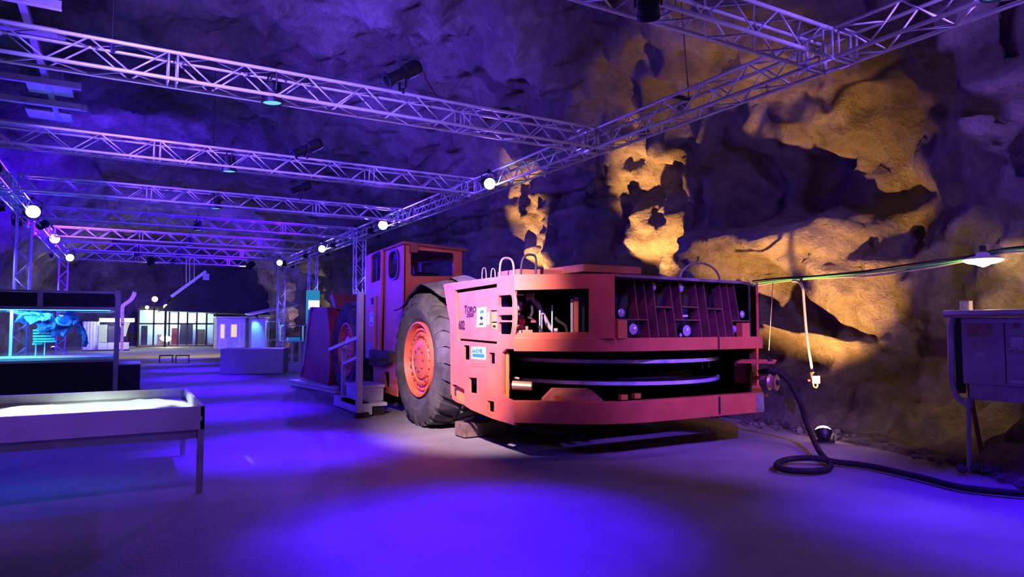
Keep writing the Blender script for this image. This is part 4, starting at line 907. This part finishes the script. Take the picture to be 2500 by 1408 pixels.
a = at_x(1985, 908, 8.8); MB().cyl(a, a+Vector((0, -0.02, -0.09)), 0.045, 12).build('plug', 'dark', t); MB().bb(a.x-0.05, a.x+0.03, a.y-0.09, a.y-0.02, a.z-0.16, a.z-0.05).build('socket', 'greysteel', t)
MB().tube([a+Vector((-0.02, -0.05+0.035*math.cos(i*0.63), -0.18+0.04*math.sin(i*0.63))) for i in range(10)], 0.010, 6, True).build('ring', 'brass', t)
MB().cyl(a+Vector((-0.04, 0.03, -0.12)), a+Vector((-0.06, 0.035, -0.12)), 0.016, 10).build('red_button', 'red', t)
a = at_x(1887, 690, 8.9); b = at_x(1877, 855, 8.6); tag(MB().cyl(a, b, 0.006, 6).build('hanging_wire', 'greysteel', smooth=True), 'thin wire hanging beside the grille', 'wire')

# ------------------------------------------------------------------ warm uplights at the foot of the rock
def floor_spot(x, y, target, power, angle, label, group=None, z=0.30, color=WARM):
    t = thing('floor_spotlight', label, 'floor light', (x, y, 0), group); b = Vector((x, y, z)); d = (Vector(target)-b).normalized()
    MB().lathe([(0.001, -0.11), (0.07, -0.11), (0.09, -0.07), (0.105, 0.0), (0.112, 0.0), (0.112, 0.015), (0.095, 0.015)], b, d, 24).build('housing', 'black', t)
    MB().lathe([(0.105, 0.012), (0.10, 0.035), (0.08, 0.06), (0.045, 0.08), (0.001, 0.088)], b, d, 24).build('lens', 'lens_halogen', t, smooth=True)
    sd_ = d.cross(Vector((0, 0, 1))).normalized(); m = MB()
    for s in (-1, 1): m.bar(b+sd_*s*0.125-d*0.04, Vector((x, y, 0.03))+sd_*s*0.125, 0.03, 0.012, tuple(sd_))
    m.bar(Vector((x, y, 0.025))+sd_*0.14, Vector((x, y, 0.025))-sd_*0.14, 0.06, 0.03); m.build('stand', 'black', t)
    lamp('SPOT', 'beam', b+d*0.12, power, color, t, b+d*3, angle, 0.8, 0.05)
    return t
q = at_z(2010, 1050, 0.17)
floor_spot(q.x, q.y, (10.0, 7.5, 3.2), 2000, 72, 'halogen floor spotlight glowing beside the looped cable', z=0.14)
floor_spot(9.15, 10.9, (10.05, 11.2, 4.2), 6500, 32, 'halogen floor spotlight hidden between loader rear wheel and rock wall', 'uplights behind the loader')
floor_spot(9.15, 15.8, (10.05, 16.1, 4.2), 8000, 30, 'halogen floor spotlight hidden between loader front wheel and rock wall', 'uplights behind the loader')
floor_spot(9.3, 38.0, (10.2, 40.5, 3.2), 650, 50, 'halogen floor spotlight lighting the rock behind the sign', None, color=(1, .66, .32))
floor_spot(9.0, 46.0, (9.8, 49, 2.8), 650, 50, 'halogen floor spotlight lighting the rock behind the cabins', None, color=(1, .66, .32))
floor_spot(-4.2, 32.0, (-5.6, 34, 3.0), 220, 60, 'halogen floor spotlight reddening the rock behind the showcases', None, color=(1, .4, .3))
floor_spot(-3.6, 48.0, (-4.6, 51, 5.5), 500, 50, 'halogen floor spotlight behind the white pavilion', None, color=(1, .66, .32))

# ================================================================== LEFT: SAND TABLE AND SHOWCASES
TB = thing('relief_table', 'long white tray table with a glowing sand relief under projected light', 'table', (-1.2, 8.4, 0))
tx0, tx1, ty0, ty1, tz = -3.4, 0.70, 7.22, 9.45, 0.82
for (x, y) in ((tx1-0.03, ty0+0.03), (tx1-0.03, ty1-0.03), (tx0+0.03, ty0+0.03), (tx0+0.03, ty1-0.03)): MB().bb(x-0.028, x+0.028, y-0.028, y+0.028, 0, tz-0.02).build('leg', 'alu_m', TB) if False else MB().bb(x-0.028, x+0.028, y-0.028, y+0.028, 0, tz-0.02).build('leg', 'greysteel', TB)
rail = [(0, 0), (0.035, 0), (0.035, -0.09), (0.02, -0.10), (0.02, -0.13), (0.035, -0.14), (0.035, -0.22), (0, -0.22)]
def rim(p0, p1, inw, nm):
    p0 = Vector(p0); p1 = Vector(p1); inw = Vector(inw)
    poly = [p0+inw*u+Vector((0, 0, v)) for u, v in rail]; return MB().prism(poly, p1-p0).build(nm, 'white', TB)
for a, b, i_ in (((tx0, ty0, tz), (tx1, ty0, tz), (0, 1, 0)), ((tx0, ty1, tz), (tx1, ty1, tz), (0, -1, 0)), ((tx1, ty0, tz), (tx1, ty1, tz), (-1, 0, 0)), ((tx0, ty0, tz), (tx0, ty1, tz), (1, 0, 0))): rim(a, b, i_, 'rim')
MB().bb(tx0+0.05, tx1-0.05, ty0+0.06, ty0+0.10, tz-0.31, tz-0.23).build('apron', 'white', TB); MB().bb(tx0+0.05, tx1-0.05, ty1-0.10, ty1-0.06, tz-0.31, tz-0.23).build('apron', 'white', TB)
MB().bb(tx1-0.10, tx1-0.06, ty0+0.05, ty1-0.05, tz-0.31, tz-0.23).build('apron', 'white', TB)
MB().bb(tx0+0.03, tx1-0.03, ty0+0.03, ty1-0.03, tz-0.22, tz-0.20).build('tray_bottom', 'white', TB)
M['sand'] = pbr('pale_sand', (0.62, 0.63, 0.58), 0.9, var=0.35, scale=2.0, detail=8)
mb = MB(); nx_, ny_ = 90, 48
for j in range(ny_+1):
    for i in range(nx_+1):
        x = tx0+0.04+(tx1-tx0-0.08)*i/nx_; y = ty0+0.04+(ty1-ty0-0.08)*j/ny_; p = Vector((x, y, 0))
        e = min(1, min(i, nx_-i)/5, min(j, ny_-j)/5)
        h = 0.16*max(0, noise.noise(p*1.1+Vector((2, 0, 0)))+0.15)+0.05*abs(noise.noise(p*3.1))+0.02*noise.noise(p*9)
        mb.v.append(Vector((x, y, tz-0.125+max(0, h)*0.7*e)))
for j in range(ny_):
    for i in range(nx_): a = j*(nx_+1)+i; mb.f.append((a, a+1, a+nx_+2, a+nx_+1))
mb.build('sand_relief', 'sand', TB, smooth=True, label='pale sand relief filling the tray')
MB().bb(tx0+0.3, tx1-0.5, ty0+0.8, ty0+0.84, tz-0.26, tz-0.22).build('led_strip', emit('strip_blue', (0.02, 0.22, 1.0), 7.0), TB, label='blue strip light under the tray')
# the projector lighting the sand
PJ = thing('sand_projector', 'white projector hung above the relief table', 'projector', (-1.9, 7.5, ZB-0.3))
MB().bb(-2.1, -1.7, 7.3, 7.7, ZB-0.35, ZB-0.20).build('body', 'white', PJ, bevel=0.02); MB().cyl((-1.9, 7.5, ZB-0.20), (-1.9, 7.5, 8.5), 0.02, 8).build('pole', 'greysteel', PJ)
MB().disc((-1.9, 7.5, ZB-0.352), (0, 0, -1), 0.05).build('lens', 'lens_white', PJ)
lamp('SPOT', 'beam', (-1.9, 7.5, ZB-0.37), 1900, (0.78, 0.95, 0.90), PJ, (-0.45, 8.35, 0.7), 31, 0.3, 0.03)

# long showcase
SHC = thing('glass_showcase', 'long framed glass showcase with dark plinth and blue-lit shelf', 'showcase', (-2.5, 19.0, 0))
sx0, sx1, sy0, sy1, sz = -6.5, -0.10, 18.5, 20.3, 2.42
zs = at_y(200, 872, sy0).z
for (x, y) in ((sx1-0.05, sy0+0.05), (sx1-0.05, sy1-0.05), (sx0+0.05, sy0+0.05), (sx0+0.05, sy1-0.05)): MB().bb(x-0.05, x+0.05, y-0.05, y+0.05, 0, sz).build('post', 'white', SHC, bevel=0.004)
for z, h in ((sz-0.04, 0.05), (sz-0.42, 0.07), (zs-0.08, 0.06)):
    for y in (sy0+0.05, sy1-0.05): MB().bb(sx0, sx1-0.1, y-0.04, y+0.04, z-h/2, z+h/2).build('rail', 'white', SHC)
    MB().bb(sx1-0.09, sx1-0.01, sy0+0.1, sy1-0.1, z-h/2, z+h/2).build('rail', 'white', SHC)
x = at_y(98, 725, sy0).x; MB().bb(x-0.05, x+0.05, sy0+0.0, sy0+0.06, sz-0.40, sz-0.06).build('rail_post', 'white', SHC)
MB().bb(sx0+0.1, sx1-0.12, sy0+0.04, sy0+0.06, sz-0.39, sz-0.07).build('header_panel', 'navy', SHC); MB().bb(sx0+0.1, sx1-0.12, sy1-0.08, sy1-0.05, sz-0.39, sz-0.07).build('header_panel', 'navy', SHC)
MB().bb(sx0+0.1, sx1-0.12, sy0+0.03, sy1-0.05, 0.02, zs-0.11).build('plinth', 'navy', SHC)
MB().bb(sx0+0.1, sx1-0.12, sy0+0.10, sy1-0.10, zs-0.05, zs).build('shelf', 'white', SHC)
for y in (sy0+0.03, sy1-0.03): MB().bb(sx0+0.1, sx1-0.11, y-0.004, y+0.004, zs-0.05, sz-0.46).build('glass_pane', 'glass', SHC)
M['tube_c'] = emit('cyan_strip', (0.05, 0.45, 1.0), 5.0)
MB().bb(sx0+0.2, sx1-0.2, sy0+0.14, sy0+0.18, sz-0.47, sz-0.44).build('light_strip', 'tube_c', SHC)
x = at_y(28, 780, sy0+0.6).x; MB().cyl((x, sy0+0.6, zs), (x, sy0+0.6, sz-0.45), 0.03, 10).build('inner_rod', 'white', SHC)
lamp('AREA', 'strip_light', (-2.0, sy0+0.5, sz-0.5), 170, (0.08, 0.50, 1.0), SHC, (-2.2, sy0+0.7, 0)).data.size = 1.0
# exhibits inside: dark blue folded rock web, teal fins
M['bluerock'] = pbr('blue_crystal', (0.05, 0.16, 0.55), 0.55, var=0.6, scale=6, bump=0.6, bscale=12)
pts = smooth_path([at_y(x, y, sy0+0.7) for x, y in ((45, 768), (85, 768), (120, 785), (155, 795), (185, 780), (200, 800), (207, 825), (212, 838))], 8)
mb = MB(); n = 14; vs = []
rad = [0.16, 0.22, 0.26, 0.2, 0.18, 0.14, 0.12, 0.14, 0.1]
for i, p in enumerate(pts):
    rr = rad[min(8, int(i/len(pts)*9))]
    for k in range(n):
        t_ = 2*math.pi*k/n; q = Vector((0.35*math.sin(t_)*0, math.cos(t_), math.sin(t_)))
        q = Vector((0.4*math.cos(t_*2), math.cos(t_), math.sin(t_))); s_ = rr*(0.75+1.5*noise.noise(p*6+q*2.2)); vs.append(p+q*s_)
fs = [(i*n+k, i*n+(k+1) % n, (i+1)*n+(k+1) % n, (i+1)*n+k) for i in range(len(pts)-1) for k in range(n)]
fs += [tuple(range(n)), tuple((len(pts)-1)*n+k for k in range(n))]
mb.add(vs, fs)
e0 = thing('ore_body_model', 'jagged dark blue ore body model hanging in the long showcase', 'model', (at_y(150, 795, sy0+0.7).x, sy0+0.7, zs))
mb.build('ore_body', 'bluerock', e0)
for xx in (60, 185): p = at_y(xx, 775, sy0+0.7); MB().cyl(p, (p.x, p.y, sz-0.45), 0.006, 6).build('hanging_wire', 'greysteel', e0)
M['teal'] = pbr('teal_acrylic', (0.05, 0.85, 0.75), 0.3)
e1 = thing('layered_mine_model', 'teal layered mine level model standing on the showcase shelf', 'model', (at_y(108, 830, sy0+0.8).x, sy0+0.8, zs))
b0 = at_y(88, 838, sy0+0.8)
for k, (xa, xb, yv) in enumerate(((82, 120, 808), (82, 128, 815), (82, 130, 822), (82, 134, 829), (82, 137, 835), (80, 104, 841))):
    a = at_y(xa, yv, sy0+0.8); b = at_y(xb, yv, sy0+0.8); MB().prism([(a.x, a.y-0.15, a.z), (b.x, a.y-0.02, a.z), (b.x-0.1, a.y+0.15, a.z), (a.x, a.y+0.15, a.z)], (0, 0, 0.035)).build('level_plate', 'teal', e1)
a = at_y(84, 838, sy0+0.8); MB().cyl((a.x+0.03, a.y, zs), (a.x+0.03, a.y, at_y(84, 803, sy0+0.8).z), 0.015, 8).build('stand', 'white', e1); MB().cyl((a.x+0.2, a.y, zs), (a.x+0.2, a.y, at_y(84, 803, sy0+0.8).z), 0.015, 8).build('stand', 'white', e1)
# dark plinth past the showcase
p = at_z(313, 958); t = thing('display_plinth', 'low dark plinth with pale top beside the showcase end post', 'plinth', (p.x, p.y+0.6, 0))
MB().bb(p.x-0.24, p.x+0.24, p.y, p.y+1.5, 0, 0.66).build('body', 'navy', t); MB().bb(p.x-0.25, p.x+0.25, p.y-0.01, p.y+1.51, 0.66, 0.69).build('top', 'white', t)

# ================================================================== MIDDLE AND FAR FLOOR
a = at_z(537, 913); b = at_z(691, 911); c = at_z(511, 905)
t = thing('painted_plinth', 'long blue-lit painted plinth standing alone on the floor', 'plinth', ((a.x+b.x)/2, (a.y+b.y)/2, 0))
back = (b-a).normalized(); nrm = Vector((-back.y, back.x, 0))*1.3
nrm = nrm if nrm.y > 0 else -nrm
MB().prism([Vector((q.x, q.y, 0)) for q in (a, b, b+nrm, a+nrm)], (0, 0, 0.80)).build('body', 'plinth', t)
MB().prism([Vector((q.x, q.y, 0.80)) for q in (a, b, b+nrm, a+nrm)], (0, 0, 0.03)).build('top', 'white', t)
# glass cases on trolley stands
def small_case(px0, px1, ytop, yshelf, ybase, label, dep=0.8, trolley=True):
    A = at_z(px0, ybase); B = at_z(px1, ybase); B = Vector((at_y(px1, ybase, A.y).x, A.y, 0))
    zt = at_y(px0, ytop, A.y).z; zm = at_y(px0, yshelf, A.y).z
    t = thing('glass_case', label, 'showcase', ((A.x+B.x)/2, A.y, 0))
    for x in (A.x, B.x):
        for y in (A.y, A.y+dep): MB().bb(x-0.025, x+0.025, y-0.025, y+0.025, 0.10, zt).build('post', 'white', t)
    for z in (zt-0.02, zm, 0.22):
        for y in (A.y, A.y+dep): MB().bb(A.x, B.x, y-0.02, y+0.02, z-0.02, z+0.02).build('rail', 'white', t)
    MB().bb(A.x, B.x, A.y, A.y+dep, zm-0.01, zm+0.01).build('shelf', 'white', t); MB().bb(A.x+0.03, B.x-0.03, A.y-0.004, A.y+0.004, zm, zt-0.03).build('glass_pane', 'glass', t)
    for x in (A.x, B.x):
        for y in (A.y, A.y+dep): MB().cyl((x-0.02, y, 0.06), (x+0.02, y, 0.06), 0.06, 12).build('castor', 'dark', t)
    if trolley:
        MB().bb(A.x+0.2, B.x-0.2, A.y+0.3, A.y+0.6, zm+0.01, zm+0.14).build('exhibit', 'teal', t)
        mid = (A.x+B.x)/2; MB().bb(mid-0.18, mid-0.10, A.y-0.02, A.y+0.02, 0.22, zm).build('brace', 'white', t); MB().bb(mid+0.10, mid+0.18, A.y-0.02, A.y+0.02, 0.22, zm).build('brace', 'white', t)
    lamp('POINT', 'case_light', ((A.x+B.x)/2, A.y+dep/2, zt-0.1), 14, (0.25, 0.6, 1.0), t, radius=0.1)
    return t
small_case(693, 750, 793, 834, 902, 'glass case on a white trolley beside the loader bucket')
small_case(655, 688, 783, 830, 868, 'small glass case beyond the blue-lit plinth', 0.9, False)
# grey cabin row
def cabin(pxs, ytop, ybase, label, mat, win=True):
    A = at_z(pxs[0], ybase); B = Vector((at_y(pxs[1], ybase, A.y).x, A.y, 0)); zt = at_y(pxs[0], ytop, A.y).z
    t = thing('site_cabin', label, 'cabin', ((A.x+B.x)/2, A.y, 0))
    MB().bb(A.x, B.x, A.y, A.y+1.8, 0, zt).build('body', mat, t); MB().bb(A.x-0.1, B.x+0.1, A.y-0.15, A.y+1.9, zt, zt+0.10).build('roof', 'greysteel', t)
    return t, A, B, zt
M['win_y'] = emit('lit_window', (1.0, 0.72, 0.35), 0.9)
t, A, B, zt = cabin((528, 598), 776, 852, 'grey site cabin with yellow-lit windows', 'grey')
for (x0, x1, y0, y1, mt) in ((538, 548, 792, 825, 'win_y'), (564, 578, 792, 822, 'win_y'), (585, 594, 792, 845, 'greysteel'), (536, 551, 829, 850, 'greysteel')):
    a = at_y(x0, y1, A.y); b = at_y(x1, y0, A.y)
    f_ = MB().bb(a.x-0.07, b.x+0.07, A.y-0.05, A.y, a.z-0.06, b.z+0.06).build('window_frame', 'white', t); MB().bb(a.x, b.x, A.y-0.06, A.y-0.05, a.z, b.z).build('pane', mt, f_)
t, A, B, zt = cabin((613, 652), 777, 852, 'plain cabin with a blue wash down its wall', 'plinth')
q = at_y(626, 786, A.y-0.5)
wash(q.x, A.y-0.5, zt+0.15, (q.x, A.y+0.3, 0.6), 'small blue wall washer on the plain cabin roof', None, 500, 70, (0.05, 0.25, 1.0), s=0.9)
# awning past the cabins
a = at_y(610, 770, 44); b = at_y(738, 745, 40)
tag(MB().prism([(a.x, 44, a.z), (b.x, 41, b.z), (b.x, 43, b.z+0.1), (a.x, 46, a.z+0.1)], (0, 0, 0.06)).build('awning', 'white'), 'pale sloping awning edge behind the far tower', 'awning')
for x in (a.x+0.3, b.x-0.4): MB().cyl((x, 42.5, 0), (x, 42.5, (a.z+b.z)/2), 0.05, 8)
# glass-fronted shop at the end of the hall
A = at_z(338, 846); YS = A.y; B = Vector((at_y(530, 846, YS).x, YS, 0)); zt = at_y(400, 752, YS).z
GS = thing('glass_front_building', 'glass-fronted building with dark mullions at the end of the hall', 'building', ((A.x+B.x)/2, YS, 0))
M['room_wall'] = pbr('pale_green_wall', (0.50, 0.62, 0.58), 0.8)
MB().bb(A.x, B.x, YS+3, YS+3.1, 0, zt).build('back_wall', 'room_wall', GS); MB().bb(A.x, B.x, YS, YS+3.1, zt-0.02, zt+0.15).build('roof', 'cloth', GS); MB().bb(A.x-0.1, B.x, YS-0.3, YS+4, 0.0, 0.08).build('floor_slab', 'timber', GS)
for x in (338, 375, 413, 435, 457, 480, 504, 528): p = at_y(x, 800, YS).x; MB().bb(p-0.06, p+0.06, YS-0.05, YS+0.05, 0.08, zt).build('mullion', 'dark', GS)
for y in (790, 755): z = at_y(400, y, YS).z; MB().bb(A.x, B.x, YS-0.05, YS+0.05, z-0.06, z+0.06).build('transom', 'dark', GS)
MB().bb(A.x, B.x, YS-0.005, YS+0.005, 0.08, zt).build('glass_pane', 'glass', GS)
for (x0, x1, h, mt) in ((345, 360, 1.6, 'navy'), (420, 432, 1.4, 'bucket'), (440, 470, 1.75, 'navy'), (483, 500, 1.3, 'timber'), (385, 405, 0.9, 'pinewood')):
    a = at_y(x0, 800, YS+2).x; b = at_y(x1, 800, YS+2).x; MB().bb(a, b, YS+1.6, YS+2.4, 0.08, h).build('furniture', mt, GS)
for x in (395, 445, 490):
    p = at_y(x, 765, YS+2).x; MB().bb(p-0.4, p+0.4, YS+1.9, YS+2.1, zt-0.1, zt-0.05).build('ceiling_light', emit('shop_light', (0.75, 1.0, 0.92), 6), GS)
    lamp('POINT', 'shop_lamp', (p, YS+1.4, zt-0.35), 420, (0.75, 1.0, 0.92), GS, radius=0.3)
# globe lamps in front of it
for k, (x, y) in enumerate(((378, 730), (406, 749), (359, 750), (490, 751))):
    p = at_y(x, y, YS-0.8-1.5*(k == 0)); r = 0.20 if k < 2 else 0.13
    t = thing('globe_lamp', ['big globe lamp hung highest, clear of the glass building eaves', 'big globe lamp on the eaves above the glass doors', 'small globe lamp on the eaves near the wooden track', 'small globe lamp on the eaves near the grey cabin'][k], 'lamp', p, 'globe lamps of the glass front')
    MB().lathe([(0.001, -r)]+[(r*math.cos(a), r*math.sin(a)) for a in [math.pi*(-0.5+i/8) for i in range(1, 8)]]+[(0.001, r)], p, (0, 0, 1), 16).build('globe', 'lens_warm', t, smooth=True)
    MB().bar(p, (p.x, YS+0.3, zt+0.08), 0.04, 0.04).build('arm', 'dark', t)
    lamp('POINT', 'globe_light', p+Vector((0, -0.4, -0.3)), 50 if k < 2 else 25, (1.0, 0.82, 0.55), t, radius=0.2)
p = at_y(406, 827, YS-1.5); t = thing('bollard_lamp', 'glaring low lamp in front of the glass doors', 'lamp', (p.x, p.y, 0))
MB().cyl((p.x, p.y, 0), (p.x, p.y, p.z-0.2), 0.05, 10).build('post', 'dark', t); MB().lathe([(0.001, -0.25), (0.25, -0.15), (0.35, 0), (0.25, 0.15), (0.001, 0.25)], p, (0, 0, 1), 14).build('lamp_head', 'lens_warm', t, smooth=True); lamp('POINT', 'bollard_light', p+Vector((0, -0.6, 0.1)), 140, (1.0, 0.85, 0.6), t, radius=0.2)
# black tent roof above the building
ap = at_y(560, 648, YS-2); l0 = at_y(395, 758, YS-3); r0 = at_y(720, 770, YS-3)
t = thing('canopy_roof', 'big black draped canopy roof above the glass-fronted building', 'canopy', (ap.x, YS, l0.z))
m0 = at_y(500, 652, YS-2); m1 = at_y(630, 660, YS-2)
MB().prism([Vector((l0.x, YS-2.5, l0.z)), Vector((m0.x, YS-2.5, m0.z)), Vector((m1.x, YS-2.5, m1.z)), Vector((r0.x, YS-2.5, r0.z+0.5)), Vector((r0.x, YS-2.5, r0.z))], (0, 7, 0)).build('drape', 'cloth', t)
MB().bar(at_y(418, 724, YS-2.6), at_y(503, 662, YS-2.6), 0.14, 0.22).build('ridge_beam', 'white', t)
for x in (455, 463, 474): a = at_y(x, 690, YS-2.6); b = at_y(x, 630, YS-2.6); MB().cyl(a, b, 0.03, 6).build('tie_rod', 'white', t)
a = at_y(495, 683, YS-2.7); b = at_y(511, 668, YS-2.7); MB().bb(a.x, b.x, YS-2.75, YS-2.6, a.z, b.z).build('speaker_box', 'plinth', t)
for x in (l0.x+0.3, r0.x-0.4): MB().cyl((x, YS-2.2, 0), (x, YS-2.2, l0.z+0.1), 0.08, 8).build('pole', 'dark', t)
# white pavilion with funnel columns
A = at_z(218, 856); YP = A.y
t = thing('white_pavilion', 'lit white pavilion with flared funnel column and white counter', 'pavilion', (A.x+1.5, YP, 0))
zt = at_y(260, 781, YP).z; B = at_y(316, 800, YP)
M['glow_w'] = emit('lit_fabric', (0.85, 0.95, 0.75), 0.6)
def fx(x): return at_y(x, 800, YP).x
MB().bb(fx(242), fx(328), YP-0.3, YP+2, zt-0.12, zt+0.12).build('lit_fascia', emit('fascia', (0.9, 1.0, 0.8), 3.0), t)
c_ = Vector(((fx(291)+fx(316))/2, YP, 0)); MB().lathe([(0.10, 0.9), (0.14, 1.1), (0.22, 1.5), (0.33, zt-0.15)], c_, (0, 0, 1), 24).build('funnel_column', 'glow_w', t, smooth=True)
for x in (206, 214, 222, 230, 237): p = fx(x); MB().cyl((p, YP+0.2, 0.05), (p, YP+0.2, zt-0.1), 0.13, 10).build('curtain_fold', 'white', t)
MB().bb(fx(242), fx(262), YP-0.1, YP, 0.55, zt-0.3).build('panel', 'glow_w', t); MB().bb(fx(264), fx(282), YP-0.1, YP, 0.55, zt-0.4).build('panel', 'navy', t)
MB().bb(fx(242), fx(264), YP-0.6, YP-0.1, 0.08, 0.52).build('counter', 'white', t); MB().bb(fx(265), fx(316), YP-0.6, YP-0.1, 0.08, 0.52).build('counter', 'white', t)
MB().bb(fx(205), fx(317), YP-0.7, YP+2, 0, 0.06).build('base', 'dark', t)
lamp('POINT', 'pavilion_light', (fx(270), YP-1.2, zt-0.3), 120, (0.9, 1.0, 0.75), t, radius=0.3)
# curved wooden rail on a post
YW = YP-4; pts = smooth_path([at_y(x, y, YW) for x, y in ((299, 790), (299, 752), (304, 743), (318, 733), (326, 722), (329, 713))], 5)
t = thing('wooden_track', 'curved pale wooden track piece standing on a post', 'exhibit', (pts[0].x, YW, 0))
MB().bb(pts[0].x-0.08, pts[0].x+0.08, YW-0.06, YW+0.06, 0, pts[0].z+0.3).build('post', 'pinewood', t)
mb = MB(); n = len(pts)
for i, p in enumerate(pts): mb.v += [p+Vector((-0.10, -0.25, 0.05)), p+Vector((0.10, -0.25, -0.05)), p+Vector((0.10, 0.25, -0.05)), p+Vector((-0.10, 0.25, 0.05))]
for i in range(n-1):
    for k in range(4): mb.f.append((i*4+k, i*4+(k+1) % 4, (i+1)*4+(k+1) % 4, (i+1)*4+k))
mb.f += [(3, 2, 1, 0), tuple((n-1)*4+k for k in range(4))]
mb.build('curved_rail', 'pinewood', t)
# two low tables on the warm-lit floor
for (x, y) in ((406, 886), (446, 886)):
    p = at_z(x, y); t = thing('low_table', 'low thin-legged table on the warm-lit floor, the one nearer the '+('white pavilion' if x < 420 else 'painted plinth'), 'table', (p.x, p.y, 0), 'pair of low tables')
    MB().bb(p.x-0.27, p.x+0.27, p.y-0.05, p.y+0.55, 0.30, 0.335).build('top', 'dark', t)
    for i_ in (-0.25, 0.25):
        for j_ in (0.0, 0.5): MB().cyl((p.x+i_, p.y+j_, 0), (p.x+i_, p.y+j_, 0.31), 0.012, 6).build('leg', 'dark', t)
# warm floods added to light the far floor
def flood(x, y, z, target, power, label, ang=80):
    return wash(x, y, z, target, label, None, power, ang, (1.0, 0.74, 0.48), 'lens_warm', 1.4)
flood(5.4, TY[7]-0.2, ZB-0.05, (2.2, 42, 0), 2600, 'added warm flood lamp on the last crossing truss', 95)
flood(1.0, TY[7]-0.2, ZB-0.05, (0.5, 44, 0), 900, 'second added warm flood lamp on the last crossing truss', 95)
wash(0.4, TY[6], ZB-0.1, (1.0, 33, 0), 'pale lamp among the far crossing trusses', None, 150, 75, (1, .75, .5), 'lens_warm', 1.4)

# suspended deck above the trusses
SD = thing('suspended_deck', 'suspended metal deck of long beams and panels under the rock roof', 'deck', (-5.0, 14.0, 6.9))
ZS = 6.9
def sp(x, y): return at_z(x, y, ZS)
for k, (ex, ey, dbl) in enumerate(((140, 88, 1), (150, 22, 0), (198, 218, 0), (198, 268, 1), (195, 325, 1))):
    e = sp(ex, ey)
    for j in range(1+dbl): MB().bb(e.x-6.5, e.x+0.1*j, e.y+0.4*j, e.y+0.4*j+0.12, ZS+0.1*j, ZS+0.14+0.1*j).build('beam', 'grey', SD)
for (xa, ya, xb, yb) in ((40, -60, 95, 38), (60, 215, 180, 255), (60, 280, 178, 315)):
    a = sp(xa, ya); b = sp(xb, yb); MB().bb(min(a.x, b.x), max(a.x, b.x), min(a.y, b.y), max(a.y, b.y), ZS+0.16, ZS+0.2).build('panel', 'white', SD)
e = sp(150, 22); f_ = sp(195, 325)
for x in (e.x-0.6, e.x-3.0): MB().bb(x-0.06, x+0.06, e.y-2, f_.y+1, ZS+0.14, ZS+0.26).build('runner', 'grey', SD); MB().cyl((x, e.y+1, ZS+0.2), (x, e.y+1, 8.9), 0.02, 6).build('hanger', 'greysteel', SD); MB().cyl((x, f_.y, ZS+0.2), (x, f_.y, 8.9), 0.02, 6).build('hanger', 'greysteel', SD)
